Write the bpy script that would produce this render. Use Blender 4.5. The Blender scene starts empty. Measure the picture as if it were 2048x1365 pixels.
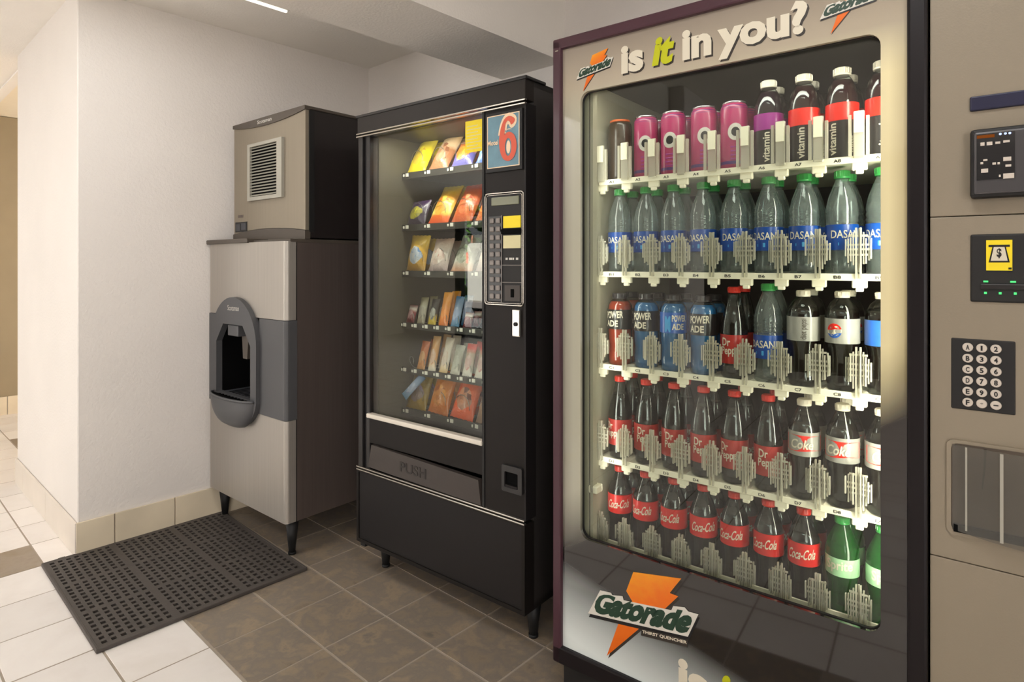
import bpy, bmesh, math, random
from mathutils import Vector, Matrix

random.seed(7)
PI = math.pi
sc = bpy.context.scene
COL = sc.collection

# ------------------------------------------------------------------ camera, light, exposure
YAW = 0.7364
CAM_H = 1.22
cam_d = bpy.data.cameras.new('camera')
cam = bpy.data.objects.new('camera', cam_d)
COL.objects.link(cam)
cam.location = (0, 0, CAM_H)
cam.rotation_euler = (PI / 2, 0, YAW)
cam_d.sensor_width = 36.0
cam_d.lens = 36.0 * 1222.0 / 2048.0
cam_d.shift_y = -(682.5 - 527.0) / 2048.0
cam_d.clip_start = 0.02
sc.camera = cam

world = bpy.data.worlds.new('world')
sc.world = world
world.use_nodes = True
wb = world.node_tree.nodes['Background']
wb.inputs['Color'].default_value = (0.95, 0.97, 1.0, 1)
wb.inputs['Strength'].default_value = 1.2

vs = sc.view_settings
vs.view_transform = 'Standard'
vs.look = 'None'
vs.exposure = -0.17
vs.gamma = 1.0
vs.use_curve_mapping = False
sc.cycles.use_denoising = True
sc.cycles.max_bounces = 10
sc.cycles.diffuse_bounces = 5
sc.cycles.glossy_bounces = 5
sc.cycles.transparent_max_bounces = 40
sc.cycles.sample_clamp_indirect = 6.0
sc.cycles.caustics_reflective = False
sc.cycles.caustics_refractive = False


def area(name, loc, rot, sx, sy, power, color=(1, 1, 1), spread=None):
    l = bpy.data.lights.new(name, 'AREA')
    l.shape = 'RECTANGLE'
    l.size = sx
    l.size_y = sy
    l.energy = power
    l.color = color
    if spread:
        l.spread = spread
    o = bpy.data.objects.new(name, l)
    COL.objects.link(o)
    o.location = loc
    o.rotation_euler = rot
    return o


# daylight through the lobby's glazed front (behind and left of the camera)
area('daylight_front', (-5.0, -4.5, 1.02), (-PI / 2, 0, PI), 1.7, 1.7, 69, (1.0, 1.0, 1.0))
area('side_fill', (2.35, -2.6, 1.2), (-PI / 2, 0, -PI / 2), 2.4, 1.9, 108, (1.0, 0.98, 0.97))  # added fill lamp for the left wall; the right wall has no window
area('daylight_hall', (-5.3, 4.4, 1.5), (-PI / 2, 0, 0), 1.4, 1.6, 3, (1.0, 0.95, 0.86))
for _x, _y, _p in ((-2.6, -0.75, 14), (-0.25, 0.55, 11), (-5.2, -0.6, 14), (-2.3, 0.55, 6)):
    area('overhead_fill', (_x, _y, 2.34), (0, 0, 0), 0.6, 0.4, _p, (1.0, 1.0, 0.99))  # added unseen lamps overhead to lift the floor and walls
# sun over the roof of the building: it lights the street outside the glazing
_s = bpy.data.lights.new('sun', 'SUN')
_s.energy = 75.0
_s.angle = 0.01
_so = bpy.data.objects.new('sun', _s)
COL.objects.link(_so)
_so.rotation_euler = (math.radians(-38), 0, math.radians(-18))

# ------------------------------------------------------------------ materials


def s2l(c):
    c = c / 255.0
    return c / 12.92 if c <= 0.04045 else ((c + 0.055) / 1.055) ** 2.4


def rgb(t):
    return (s2l(t[0]), s2l(t[1]), s2l(t[2]), 1.0)


MATS = {}


class NT:
    def __init__(s, name):
        s.m = bpy.data.materials.new(name)
        s.m.use_nodes = True
        s.t = s.m.node_tree
        s.t.nodes.clear()
        s.out = s.n('ShaderNodeOutputMaterial')

    def n(s, typ, **kw):
        nd = s.t.nodes.new(typ)
        for k, v in kw.items():
            setattr(nd, k, v)
        return nd

    def l(s, a, b):
        s.t.links.new(a, b)

    def bsdf(s, col=(200, 200, 200), rough=0.5, metal=0.0, coat=0.0, spec=0.5):
        b = s.n('ShaderNodeBsdfPrincipled')
        b.inputs['Base Color'].default_value = rgb(col)
        b.inputs['Roughness'].default_value = rough
        b.inputs['Metallic'].default_value = metal
        b.inputs['Coat Weight'].default_value = coat
        b.inputs['Coat Roughness'].default_value = 0.03
        b.inputs['Specular IOR Level'].default_value = spec
        s.l(b.outputs[0], s.out.inputs['Surface'])
        return b

    def math(s, op, a, b=None, clamp=False):
        nd = s.n('ShaderNodeMath', operation=op, use_clamp=clamp)
        for i, v in enumerate((a, b)):
            if v is None:
                continue
            if isinstance(v, (int, float)):
                nd.inputs[i].default_value = v
            else:
                s.l(v, nd.inputs[i])
        return nd.outputs[0]

    def mix(s, fac, a, b):
        nd = s.n('ShaderNodeMix', data_type='RGBA')
        for sock, v in ((nd.inputs[0], fac), (nd.inputs[6], a), (nd.inputs[7], b)):
            if isinstance(v, tuple):
                sock.default_value = rgb(v) if len(v) == 3 else v
            elif isinstance(v, (int, float)):
                sock.default_value = v
            else:
                s.l(v, sock)
        return nd.outputs[2]

    def noise(s, scale, detail=3.0, rough=0.5, coord='Object', vec=None):
        nd = s.n('ShaderNodeTexNoise')
        nd.inputs['Scale'].default_value = scale
        nd.inputs['Detail'].default_value = detail
        nd.inputs['Roughness'].default_value = rough
        if vec is None:
            tc = s.n('ShaderNodeTexCoord')
            vec = tc.outputs[coord]
        s.l(vec, nd.inputs['Vector'])
        return nd

    def ramp(s, fac, stops, interp='LINEAR'):
        r = s.n('ShaderNodeValToRGB')
        r.color_ramp.interpolation = interp
        while len(r.color_ramp.elements) < len(stops):
            r.color_ramp.elements.new(0.5)
        for e, (p, c) in zip(r.color_ramp.elements, stops):
            e.position = p
            e.color = rgb(c)
        s.l(fac, r.inputs[0])
        return r.outputs[0]

    def bump(s, b, height, strength, dist=0.01):
        bp = s.n('ShaderNodeBump')
        bp.inputs['Strength'].default_value = strength
        bp.inputs['Distance'].default_value = dist
        s.l(height, bp.inputs['Height'])
        s.l(bp.outputs[0], b.inputs['Normal'])


def pm(name, col, rough=0.5, metal=0.0, coat=0.0, var=0.06, vscale=8.0, bump=0.0, bscale=60.0, spec=0.5, bdist=0.004):
    """plain surface: colour with slight procedural variation and optional fine relief"""
    k = NT(name)
    b = k.bsdf(col, rough, metal, coat, spec)
    if var:
        nz = k.noise(vscale)
        lo = tuple(max(0, c * (1 - var)) for c in col)
        hi = tuple(min(255, c * (1 + var)) for c in col)
        k.l(k.mix(nz.outputs[0], lo, hi), b.inputs['Base Color'])
    if bump:
        k.bump(b, k.noise(bscale, 4).outputs[0], bump, bdist)
    MATS[name] = k.m
    return k.m


def emis(name, col, strength):
    k = NT(name)
    e = k.n('ShaderNodeEmission')
    e.inputs['Color'].default_value = rgb(col)
    e.inputs['Strength'].default_value = strength
    k.l(e.outputs[0], k.out.inputs['Surface'])
    MATS[name] = k.m
    return k.m


def clear(name, tint, refl=1.0, rough=0.0, milky=0.0, milk=(230, 230, 220), base=0.04, edge=0.0):
    """thin clear plastic or glass: tinted transmission, facing-based reflection, optional milkiness"""
    k = NT(name)
    tr = k.n('ShaderNodeBsdfTransparent')
    lw = k.n('ShaderNodeLayerWeight')
    lw.inputs['Blend'].default_value = 0.5
    tr.inputs['Color'].default_value = rgb(tint)
    if edge:
        dk = tuple(c * (1 - edge) for c in tint)
        k.l(k.mix(k.math('POWER', lw.outputs['Facing'], 2.5), tint, dk), tr.inputs['Color'])
    gl = k.n('ShaderNodeBsdfGlossy')
    gl.inputs['Roughness'].default_value = rough
    f5 = k.math('POWER', lw.outputs['Facing'], 5.0)
    fac = k.math('MULTIPLY', k.math('ADD', k.math('MULTIPLY', f5, 1 - base), base), refl, True)
    mx = k.n('ShaderNodeMixShader')
    k.l(fac, mx.inputs[0])
    k.l(tr.outputs[0], mx.inputs[1])
    k.l(gl.outputs[0], mx.inputs[2])
    last = mx.outputs[0]
    if milky:
        df = k.n('ShaderNodeBsdfDiffuse')
        df.inputs['Color'].default_value = rgb(milk)
        tl = k.n('ShaderNodeBsdfTranslucent')
        tl.inputs['Color'].default_value = rgb(milk)
        m0 = k.n('ShaderNodeMixShader')
        m0.inputs[0].default_value = 0.4
        k.l(df.outputs[0], m0.inputs[1])
        k.l(tl.outputs[0], m0.inputs[2])
        m2 = k.n('ShaderNodeMixShader')
        m2.inputs[0].default_value = milky
        k.l(last, m2.inputs[1])
        k.l(m0.outputs[0], m2.inputs[2])
        last = m2.outputs[0]
    k.l(last, k.out.inputs['Surface'])
    MATS[name] = k.m
    return k.m


pm('wall_paint', (232, 226, 220), 0.75, var=0.02, vscale=3, bump=0.35, bscale=85, bdist=0.006)
pm('column_paint', (238, 232, 226), 0.8, var=0.015, vscale=3, bump=0.15, bscale=85)
pm('ceiling_paint', (244, 239, 231), 0.85, var=0.02, vscale=4, bump=0.25, bscale=110)
pm('hall_paint', (156, 141, 114), 0.8, var=0.03)
pm('hall_ceiling_paint', (246, 236, 214), 0.8, var=0.02)
pm('asphalt', (84, 84, 84), 0.9)
pm('lobby_dimmed', (74, 64, 56), 0.7, var=0.06)
pm('grout_light', (162, 150, 136), 0.9)
pm('grout_dark', (150, 138, 122), 0.9)
pm('base_tile', (226, 212, 186), 0.45, var=0.09, vscale=5, bump=0.1, bscale=40)
pm('base_tile_white', (226, 216, 204), 0.45, var=0.04, vscale=5)
pm('rubber', (74, 68, 64), 0.62, var=0.08, vscale=30, bump=0.2, bscale=200)
pm('rubber_deep', (40, 36, 34), 0.8)
pm('black_plastic', (34, 32, 32), 0.35, var=0.1)
pm('black_metal', (50, 46, 44), 0.42, var=0.08, vscale=3, bump=0.06, bscale=250)
pm('matte_black', (20, 19, 19), 0.6)
pm('dark_recess', (7, 7, 7), 0.85, spec=0.1)
pm('charcoal_panel', (27, 23, 21), 0.5, spec=0.22, var=0.06, vscale=3)
pm('header_panel', (36, 31, 28), 0.5, spec=0.3, var=0.06)
pm('kick_grey', (30, 27, 27), 0.5, spec=0.25, var=0.08, vscale=2.5, bump=0.08, bscale=240)
pm('chute_grey', (60, 53, 49), 0.5, var=0.08, vscale=6, bump=0.1)
pm('silver', (190, 184, 174), 0.25, metal=0.9, var=0.05)
pm('sill_white', (222, 214, 200), 0.4)
pm('dispenser_plastic', (77, 77, 79), 0.45, var=0.04, bump=0.05, bscale=300)
pm('dispenser_plastic_dark', (66, 68, 74), 0.45, var=0.05)
pm('vent_plastic', (166, 162, 150), 0.45, var=0.04)
pm('head_trim', (78, 70, 62), 0.45, var=0.05)
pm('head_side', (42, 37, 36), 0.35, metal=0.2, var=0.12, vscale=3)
pm('cream_liner', (164, 159, 140), 0.5, var=0.04)
pm('cooler_back', (40, 38, 36), 0.6, var=0.08)
pm('shelf_white', (240, 234, 212), 0.4, var=0.02)
pm('machine_purple', (68, 38, 49), 0.35, var=0.08, coat=0.15)
pm('machine_dark_purple', (20, 15, 18), 0.4, var=0.08, spec=0.3)
pm('panel_grey', (141, 130, 112), 0.5, var=0.02, vscale=4, bump=0.05, bscale=300)
pm('text_white', (218, 210, 190), 0.4, var=0)
pm('text_grey', (196, 192, 184), 0.4, var=0)
pm('text_black', (18, 18, 20), 0.4, var=0)
pm('text_dim', (44, 38, 35), 0.6, var=0)
pm('text_lime', (186, 190, 22), 0.4, var=0)
pm('text_green', (28, 58, 42), 0.4, var=0)
pm('text_navy', (24, 26, 58), 0.35, var=0.05)
pm('shadow_ink', (48, 42, 36), 0.5, var=0)
pm('banner_white', (214, 210, 200), 0.4, var=0)
pm('bolt_orange_flat', (226, 112, 24), 0.35, var=0.08, vscale=30)
pm('sticker_yellow', (244, 218, 24), 0.5, var=0.04)
pm('note_paper', (214, 206, 160), 0.6)
pm('sign_teal', (96, 134, 150), 0.4, var=0.18, vscale=22)
pm('sign_red', (214, 82, 50), 0.4, var=0.04)
pm('sign_cream', (244, 214, 178), 0.4, var=0)
pm('lcd', (120, 122, 100), 0.2, var=0.05)
pm('button_grey', (126, 118, 112), 0.4)
pm('button_pale', (204, 194, 182), 0.4, var=0.02)
pm('interior_olive', (84, 79, 66), 0.6, var=0.05)
pm('tray_dark', (44, 40, 34), 0.5)
pm('tag_white', (236, 232, 222), 0.4, var=0)
pm('coil_steel', (170, 168, 160), 0.3, metal=0.8, var=0)
pm('screen_dark', (28, 28, 30), 0.25, coat=0.4)
pm('reader_grey', (66, 64, 66), 0.35, coat=0.3)
pm('flap_back', (112, 102, 92), 0.5, var=0.2, vscale=9)
pm('window_frame_white', (226, 224, 218), 0.4)
pm('leaf', (60, 96, 34), 0.5, var=0.35, vscale=20)
pm('terracotta', (150, 84, 56), 0.7)
pm('cabinet_white', (240, 234, 220), 0.4)
emis('led_green', (90, 240, 130), 1.6)
emis('led_white', (190, 205, 255), 1.8)
emis('led_amber', (220, 120, 50), 0.35)
emis('tube_light', (255, 246, 225), 2.2)
clear('window_glass', (243, 246, 242), refl=1.15)
clear('pet_clear', (226, 234, 234), refl=1.5, edge=0.4, rough=0.04)
clear('pet_blue', (234, 241, 243), refl=2.0, edge=0.22, rough=0.05, milky=0.13, milk=(206, 220, 218))
clear('pet_green', (64, 170, 84), refl=1.2, edge=0.5, rough=0.02, milky=0.22, milk=(40, 150, 62))
clear('finger_plastic', (222, 222, 214), refl=2.2, rough=0.15, milky=0.5, milk=(246, 241, 226))
clear('flap_clear', (176, 170, 160), refl=1.4, rough=0.08, milky=0.12)
for nm, c in dict(cap_green=(52, 150, 74), cap_red=(214, 44, 30), cap_white=(222, 214, 198), cap_dark=(44, 40, 44), cap_orange=(206, 96, 40),
                  label_blue=(14, 68, 150), label_red=(206, 26, 22), label_maroon=(170, 44, 40), label_silver=(152, 150, 144), label_pepsi=(40, 92, 178),
                  label_black=(26, 24, 26), label_purple=(146, 36, 130), label_scarlet=(226, 30, 14), label_sky=(70, 160, 220),
                  can_pink=(158, 38, 90), can_violet=(74, 42, 110), can_brown=(48, 34, 18), label_lime=(156, 200, 156)).items():
    pm(nm, c, 0.32, coat=0.25, var=0.07, vscale=40)
pm('cola', (20, 10, 7), 0.12, coat=0.5, var=0)
pm('liquid_blue', (36, 118, 182), 0.15, coat=0.5, var=0.1, vscale=30)
pm('liquid_orange', (186, 58, 24), 0.15, coat=0.5, var=0.1, vscale=30)
pm('liquid_wine', (50, 12, 16), 0.12, coat=0.6, var=0.1, vscale=30)
pm('liquid_plum', (38, 14, 30), 0.12, coat=0.6, var=0.1, vscale=30)
pm('alu', (196, 190, 196), 0.25, metal=0.9, var=0)


def steel(name, col, rough, metal=0.75):
    k = NT(name)
    b = k.bsdf(col, rough, metal)
    tc = k.n('ShaderNodeTexCoord')
    mp = k.n('ShaderNodeMapping')
    mp.inputs['Scale'].default_value = (180, 180, 2.0)
    k.l(tc.outputs['Object'], mp.inputs['Vector'])
    nz = k.noise(1.0, 3, vec=mp.outputs[0])
    k.l(k.mix(nz.outputs[0], tuple(c * .93 for c in col), tuple(min(255, c * 1.06) for c in col)), b.inputs['Base Color'])
    k.l(k.math('ADD', k.math('MULTIPLY', nz.outputs[0], 0.15), rough - 0.07), b.inputs['Roughness'])
    MATS[name] = k.m


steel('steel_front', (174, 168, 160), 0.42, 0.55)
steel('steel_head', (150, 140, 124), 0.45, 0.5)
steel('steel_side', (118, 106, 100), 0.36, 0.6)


def tile_mat(name, cols, scale, rough, bump):
    k = NT(name)
    b = k.bsdf(cols[0], rough)
    tc = k.n('ShaderNodeTexCoord')
    oi = k.n('ShaderNodeObjectInfo')
    ad = k.n('ShaderNodeVectorMath', operation='ADD')
    cx = k.n('ShaderNodeCombineXYZ')
    k.l(k.math('MULTIPLY', oi.outputs['Random'], 31.0), cx.inputs[0])
    k.l(k.math('MULTIPLY', oi.outputs['Random'], 17.0), cx.inputs[1])
    k.l(tc.outputs['Object'], ad.inputs[0])
    k.l(cx.outputs[0], ad.inputs[1])
    nz = k.noise(scale, 6, 0.62, vec=ad.outputs[0])
    nz.inputs['Distortion'].default_value = 0.25
    n = len(cols)
    c = k.ramp(nz.outputs[0], [(0.28 + 0.44 * i / (n - 1), cc) for i, cc in enumerate(cols)])
    hs = k.n('ShaderNodeHueSaturation')
    k.l(k.math('ADD', k.math('MULTIPLY', oi.outputs['Random'], 0.12), 0.94), hs.inputs['Value'])
    k.l(c, hs.inputs['Color'])
    k.l(hs.outputs[0], b.inputs['Base Color'])
    if bump:
        k.bump(b, nz.outputs[0], bump, 0.004)
    MATS[name] = k.m


tile_mat('tile_light', [(226, 219, 212), (235, 229, 224), (240, 235, 230)], 4.0, 0.38, 0.05)
tile_mat('tile_dark', [(112, 102, 92), (142, 127, 109), (128, 118, 108), (152, 135, 114), (118, 111, 104)], 9.0, 0.45, 0.1)
tile_mat('tile_accent', [(128, 114, 98), (150, 136, 120), (138, 122, 100)], 7.0, 0.42, 0.1)


def tile_field_mat():
    k = NT('tile_field')
    b = k.bsdf((225, 212, 200), 0.4)
    br = k.n('ShaderNodeTexBrick', offset=0.0)
    br.inputs['Color1'].default_value = rgb((235, 228, 222))
    br.inputs['Color2'].default_value = rgb((230, 223, 217))
    br.inputs['Mortar'].default_value = rgb((168, 156, 142))
    br.inputs['Scale'].default_value = 1.0
    br.inputs['Mortar Size'].default_value = 0.004
    br.inputs['Brick Width'].default_value = 0.2615
    br.inputs['Row Height'].default_value = 0.235
    tc = k.n('ShaderNodeTexCoord')
    k.l(tc.outputs['Object'], br.inputs['Vector'])
    k.l(br.outputs[0], b.inputs['Base Color'])
    MATS['tile_field'] = k.m


tile_field_mat()


def bolt_mat():
    k = NT('bolt_orange')
    b = k.bsdf((230, 120, 20), 0.3)
    tc = k.n('ShaderNodeTexCoord')
    sx = k.n('ShaderNodeSeparateXYZ')
    k.l(tc.outputs['Generated'], sx.inputs[0])
    v = k.math('ADD', k.math('MULTIPLY', sx.outputs[2], 0.7), k.math('MULTIPLY', k.math('SUBTRACT', 1.0, sx.outputs[0]), 0.3))
    nz = k.noise(40, 2)
    v = k.math('ADD', v, k.math('MULTIPLY', k.math('SUBTRACT', nz.outputs[0], 0.5), 0.25))
    k.l(k.ramp(v, [(0.1, (214, 92, 16)), (0.6, (232, 112, 18)), (0.95, (240, 168, 30))]), b.inputs['Base Color'])
    MATS['bolt_orange'] = k.m


bolt_mat()


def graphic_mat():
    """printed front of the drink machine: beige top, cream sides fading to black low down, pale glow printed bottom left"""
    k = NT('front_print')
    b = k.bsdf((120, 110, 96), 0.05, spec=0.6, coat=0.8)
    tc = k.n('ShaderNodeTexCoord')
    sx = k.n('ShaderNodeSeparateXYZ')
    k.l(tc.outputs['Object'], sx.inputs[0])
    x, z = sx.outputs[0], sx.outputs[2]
    side = k.ramp(x, [(0.03, (150, 146, 132)), (0.06, (176, 174, 156)), (0.72, (214, 206, 166)), (0.80, (244, 232, 184)), (0.83, (206, 192, 150))])  # strips brighten to the right: glow of the lamp behind, put into the colour
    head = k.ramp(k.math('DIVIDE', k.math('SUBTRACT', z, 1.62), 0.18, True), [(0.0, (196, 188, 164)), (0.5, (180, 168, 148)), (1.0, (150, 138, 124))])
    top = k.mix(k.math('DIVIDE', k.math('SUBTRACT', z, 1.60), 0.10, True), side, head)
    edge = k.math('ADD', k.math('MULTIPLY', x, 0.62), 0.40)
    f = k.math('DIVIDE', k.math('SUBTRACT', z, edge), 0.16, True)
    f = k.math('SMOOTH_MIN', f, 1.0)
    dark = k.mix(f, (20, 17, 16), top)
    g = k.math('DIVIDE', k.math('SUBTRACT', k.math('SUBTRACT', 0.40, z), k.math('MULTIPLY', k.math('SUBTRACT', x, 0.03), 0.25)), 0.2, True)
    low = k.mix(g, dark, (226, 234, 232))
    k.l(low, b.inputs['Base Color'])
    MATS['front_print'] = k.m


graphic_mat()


def bag_mat(name, stops, blot, scale=1.0):
    """printed snack bag: colour bands up the bag, a blotchy picture area, crinkled foil"""
    k = NT(name)
    b = k.bsdf(stops[0][1], 0.3, coat=0.2)
    tc = k.n('ShaderNodeTexCoord')
    sx = k.n('ShaderNodeSeparateXYZ')
    k.l(tc.outputs['Generated'], sx.inputs[0])
    nz = k.noise(26, 3)
    v = k.math('ADD', sx.outputs[2], k.math('MULTIPLY', k.math('SUBTRACT', nz.outputs[0], 0.5), 0.16))
    c = k.ramp(v, stops)
    vo = k.n('ShaderNodeTexVoronoi')
    vo.inputs['Scale'].default_value = 46 * scale
    k.l(tc.outputs['Object'], vo.inputs['Vector'])
    dx = k.math('MULTIPLY', k.math('SUBTRACT', sx.outputs[0], 0.5), 2.2)
    dz = k.math('MULTIPLY', k.math('SUBTRACT', sx.outputs[2], 0.42), 3.2)
    r = k.math('ADD', k.math('MULTIPLY', dx, dx), k.math('MULTIPLY', dz, dz))
    m = k.math('LESS_THAN', k.math('ADD', r, k.math('MULTIPLY', nz.outputs[0], 0.8)), 0.9)
    bl = k.ramp(vo.outputs['Color'], [(0.3, blot[0]), (0.7, blot[1])])
    k.l(k.mix(m, c, bl), b.inputs['Base Color'])
    k.bump(b, k.noise(38, 3).outputs[0], 0.5, 0.01)
    MATS[name] = k.m


BAGS = {
    'bag_yellow': ([(0.0, (240, 214, 16)), (0.55, (244, 222, 30)), (0.7, (214, 190, 60)), (1.0, (226, 206, 40))], ((244, 226, 40), (206, 160, 60))),
    'bag_tan': ([(0.0, (180, 120, 84)), (0.5, (176, 118, 78)), (0.6, (226, 196, 160)), (1.0, (206, 160, 96))], ((150, 92, 60), (222, 176, 140))),
    'bag_blueorange': ([(0.0, (110, 104, 176)), (0.4, (90, 84, 160)), (0.5, (238, 150, 40)), (1.0, (226, 100, 40))], ((236, 160, 40), (232, 96, 30))),
    'bag_blue': ([(0.0, (60, 96, 190)), (0.5, (150, 190, 236)), (1.0, (50, 80, 170))], ((190, 214, 240), (60, 90, 180))),
    'bag_plum': ([(0.0, (70, 60, 78)), (0.5, (60, 48, 72)), (1.0, (84, 60, 100))], ((206, 196, 50), (120, 112, 60))),
    'bag_redyellow': ([(0.0, (220, 80, 36)), (0.15, (226, 110, 40)), (0.25, (246, 226, 110)), (0.6, (240, 170, 50)), (1.0, (226, 196, 50))], ((240, 220, 90), (226, 120, 40))),
    'bag_rust': ([(0.0, (200, 100, 66)), (0.6, (226, 110, 60)), (1.0, (232, 60, 30))], ((236, 160, 110), (200, 84, 50))),
    'bag_orange': ([(0.0, (222, 120, 70)), (0.6, (230, 130, 60)), (1.0, (222, 90, 40))], ((240, 170, 110), (214, 110, 60))),
    'bag_gold': ([(0.0, (180, 136, 60)), (0.5, (214, 166, 60)), (1.0, (240, 200, 84))], ((110, 150, 200), (230, 226, 220))),
    'bag_whitered': ([(0.0, (184, 160, 160)), (0.5, (222, 210, 200)), (1.0, (200, 160, 140))], ((200, 150, 140), (226, 220, 210))),
    'bag_whitegrey': ([(0.0, (216, 160, 130)), (0.25, (214, 212, 200)), (0.6, (150, 146, 136)), (1.0, (196, 190, 180))], ((226, 226, 214), (140, 140, 120))),
    'bag_olive': ([(0.0, (150, 116, 8)), (0.5, (140, 112, 10)), (1.0, (150, 126, 20))], ((150, 130, 150), (120, 92, 20))),
    'bag_amber': ([(0.0, (196, 104, 20)), (0.6, (206, 120, 26)), (1.0, (220, 120, 30))], ((226, 150, 60), (170, 90, 30))),
    'bag_orange_nut': ([(0.0, (226, 84, 24)), (0.6, (236, 96, 30)), (1.0, (214, 74, 24))], ((120, 62, 40), (226, 150, 110))),
    'bag_brown': ([(0.0, (130, 96, 70)), (0.5, (176, 130, 90)), (1.0, (150, 96, 60))], ((190, 160, 130), (120, 80, 60))),
    'bar_burgundy': ([(0.0, (110, 40, 44)), (0.6, (140, 54, 58)), (0.75, (220, 210, 200)), (1.0, (120, 40, 44))], ((226, 190, 190), (110, 40, 50))),
    'bar_pewter': ([(0.0, (150, 140, 120)), (0.6, (190, 184, 166)), (1.0, (120, 110, 70))], ((200, 196, 180), (130, 120, 110))),
    'bar_blackgold': ([(0.0, (206, 180, 50)), (0.3, (190, 160, 50)), (0.45, (50, 44, 44)), (1.0, (60, 52, 50))], ((220, 220, 210), (60, 54, 50))),
    'bar_orange': ([(0.0, (226, 120, 40)), (0.5, (236, 150, 70)), (1.0, (226, 150, 40))], ((246, 190, 120), (226, 110, 30))),
    'bar_bluewhite': ([(0.0, (70, 130, 170)), (0.5, (170, 186, 214)), (1.0, (60, 100, 140))], ((210, 220, 236), (110, 130, 180))),
    'bar_copper': ([(0.0, (206, 150, 90)), (0.5, (200, 110, 40)), (1.0, (190, 96, 40))], ((236, 200, 150), (190, 110, 40))),
    'bar_orangewhite': ([(0.0, (230, 222, 206)), (0.4, (226, 160, 90)), (1.0, (206, 160, 110))], ((240, 230, 220), (206, 130, 60))),
    'bar_whitecopper': ([(0.0, (226, 190, 130)), (0.4, (236, 226, 216)), (1.0, (206, 190, 170))], ((246, 240, 236), (206, 170, 140))),
    'bar_silver': ([(0.0, (214, 210, 196)), (0.5, (180, 176, 164)), (1.0, (190, 190, 176))], ((226, 226, 216), (160, 158, 146))),
    'bar_redwhite': ([(0.0, (236, 232, 222)), (0.7, (196, 170, 150)), (0.85, (226, 60, 36)), (1.0, (214, 50, 30))], ((236, 230, 226), (196, 120, 110))),
}
for _n, (_s, _b) in BAGS.items():
    bag_mat(_n, _s, _b)

# ------------------------------------------------------------------ mesh helpers


def new():
    return bmesh.new()


def box(bm, x0, x1, y0, y1, z0, z1, bev=0.0, seg=2, mi=0):
    r = bmesh.ops.create_cube(bm, size=1.0)
    vs_ = r['verts']
    for v in vs_:
        v.co = Vector(((x0 + x1) / 2 + v.co.x * (x1 - x0), (y0 + y1) / 2 + v.co.y * (y1 - y0), (z0 + z1) / 2 + v.co.z * (z1 - z0)))
    fs = set(f for v in vs_ for f in v.link_faces)
    for f in fs:
        f.material_index = mi
    if bev:
        es = list(set(e for v in vs_ for e in v.link_edges))
        bmesh.ops.bevel(bm, geom=es, offset=bev, segments=seg, affect='EDGES', profile=0.5, material=mi)
    return bm


def prism(bm, pts, y0, y1, mi=0):
    """polygon in x-z, extruded along y (front at y0)"""
    a = [bm.verts.new((p[0], y0, p[1])) for p in pts]
    b = [bm.verts.new((p[0], y1, p[1])) for p in pts]
    n = len(pts)
    fs = [bm.faces.new(a), bm.faces.new(b[::-1])]
    for i in range(n):
        fs.append(bm.faces.new((a[i], b[i], b[(i + 1) % n], a[(i + 1) % n])))
    for f in fs:
        f.material_index = mi
    return bm


def ringplate(bm, outer, inner, y0, y1, mi=0):
    """plate between two matched loops in x-z"""
    n = len(outer)
    L = [[bm.verts.new((p[0], y, p[1])) for p in lp] for lp, y in ((outer, y0), (inner, y0), (outer, y1), (inner, y1))]
    for i in range(n):
        j = (i + 1) % n
        for q in ((L[0][i], L[0][j], L[1][j], L[1][i]), (L[2][j], L[2][i], L[3][i], L[3][j]), (L[0][j], L[0][i], L[2][i], L[2][j]), (L[1][i], L[1][j], L[3][j], L[3][i])):
            bm.faces.new(q).material_index = mi
    return bm


def vplate(bm, x0, x1, y0, y1, z0, z1, r, n=5):
    """upright panel with rounded front vertical edges"""
    pl = [(x0, y1)]
    for i in range(n + 1):
        a = PI + PI / 2 * i / n
        pl.append((x0 + r + r * math.cos(a), y0 + r + r * math.sin(a)))
    for i in range(n + 1):
        a = 1.5 * PI + PI / 2 * i / n
        pl.append((x1 - r + r * math.cos(a), y0 + r + r * math.sin(a)))
    pl.append((x1, y1))
    a = [bm.verts.new((p[0], p[1], z0)) for p in pl]
    b = [bm.verts.new((p[0], p[1], z1)) for p in pl]
    bm.faces.new(a[::-1]); bm.faces.new(b)
    for i in range(len(pl)):
        f = bm.faces.new((a[i], a[(i + 1) % len(pl)], b[(i + 1) % len(pl)], b[i]))
    return bm


def raypoly(poly, c, a):
    d = Vector((math.cos(a), math.sin(a)))
    best = None
    n = len(poly)
    for i in range(n):
        p = Vector(poly[i]) - Vector(c)
        q = Vector(poly[(i + 1) % n]) - Vector(c)
        e = q - p
        den = d.x * e.y - d.y * e.x
        if abs(den) < 1e-12:
            continue
        t = (p.x * e.y - p.y * e.x) / den
        s = (p.x * d.y - p.y * d.x) / den
        if t > 0 and -1e-6 <= s <= 1 + 1e-6 and (best is None or t > best):
            best = t
    return (c[0] + d.x * best, c[1] + d.y * best)


def matched(outer, inner, c, extra=24):
    angs = [math.atan2(p[1] - c[1], p[0] - c[0]) for p in list(outer) + list(inner)]
    angs += [-PI + 2 * PI * i / extra for i in range(extra)]
    angs = sorted(set(round(a, 5) for a in angs))
    return [raypoly(outer, c, a) for a in angs], [raypoly(inner, c, a) for a in angs]


def rrect(x0, x1, z0, z1, r, n=6):
    pts = []
    for cx, cz, a0 in ((x1 - r, z0 + r, -PI / 2), (x1 - r, z1 - r, 0), (x0 + r, z1 - r, PI / 2), (x0 + r, z0 + r, PI)):
        for i in range(n + 1):
            a = a0 + PI / 2 * i / n
            pts.append((cx + r * math.cos(a), cz + r * math.sin(a)))
    return pts


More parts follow.
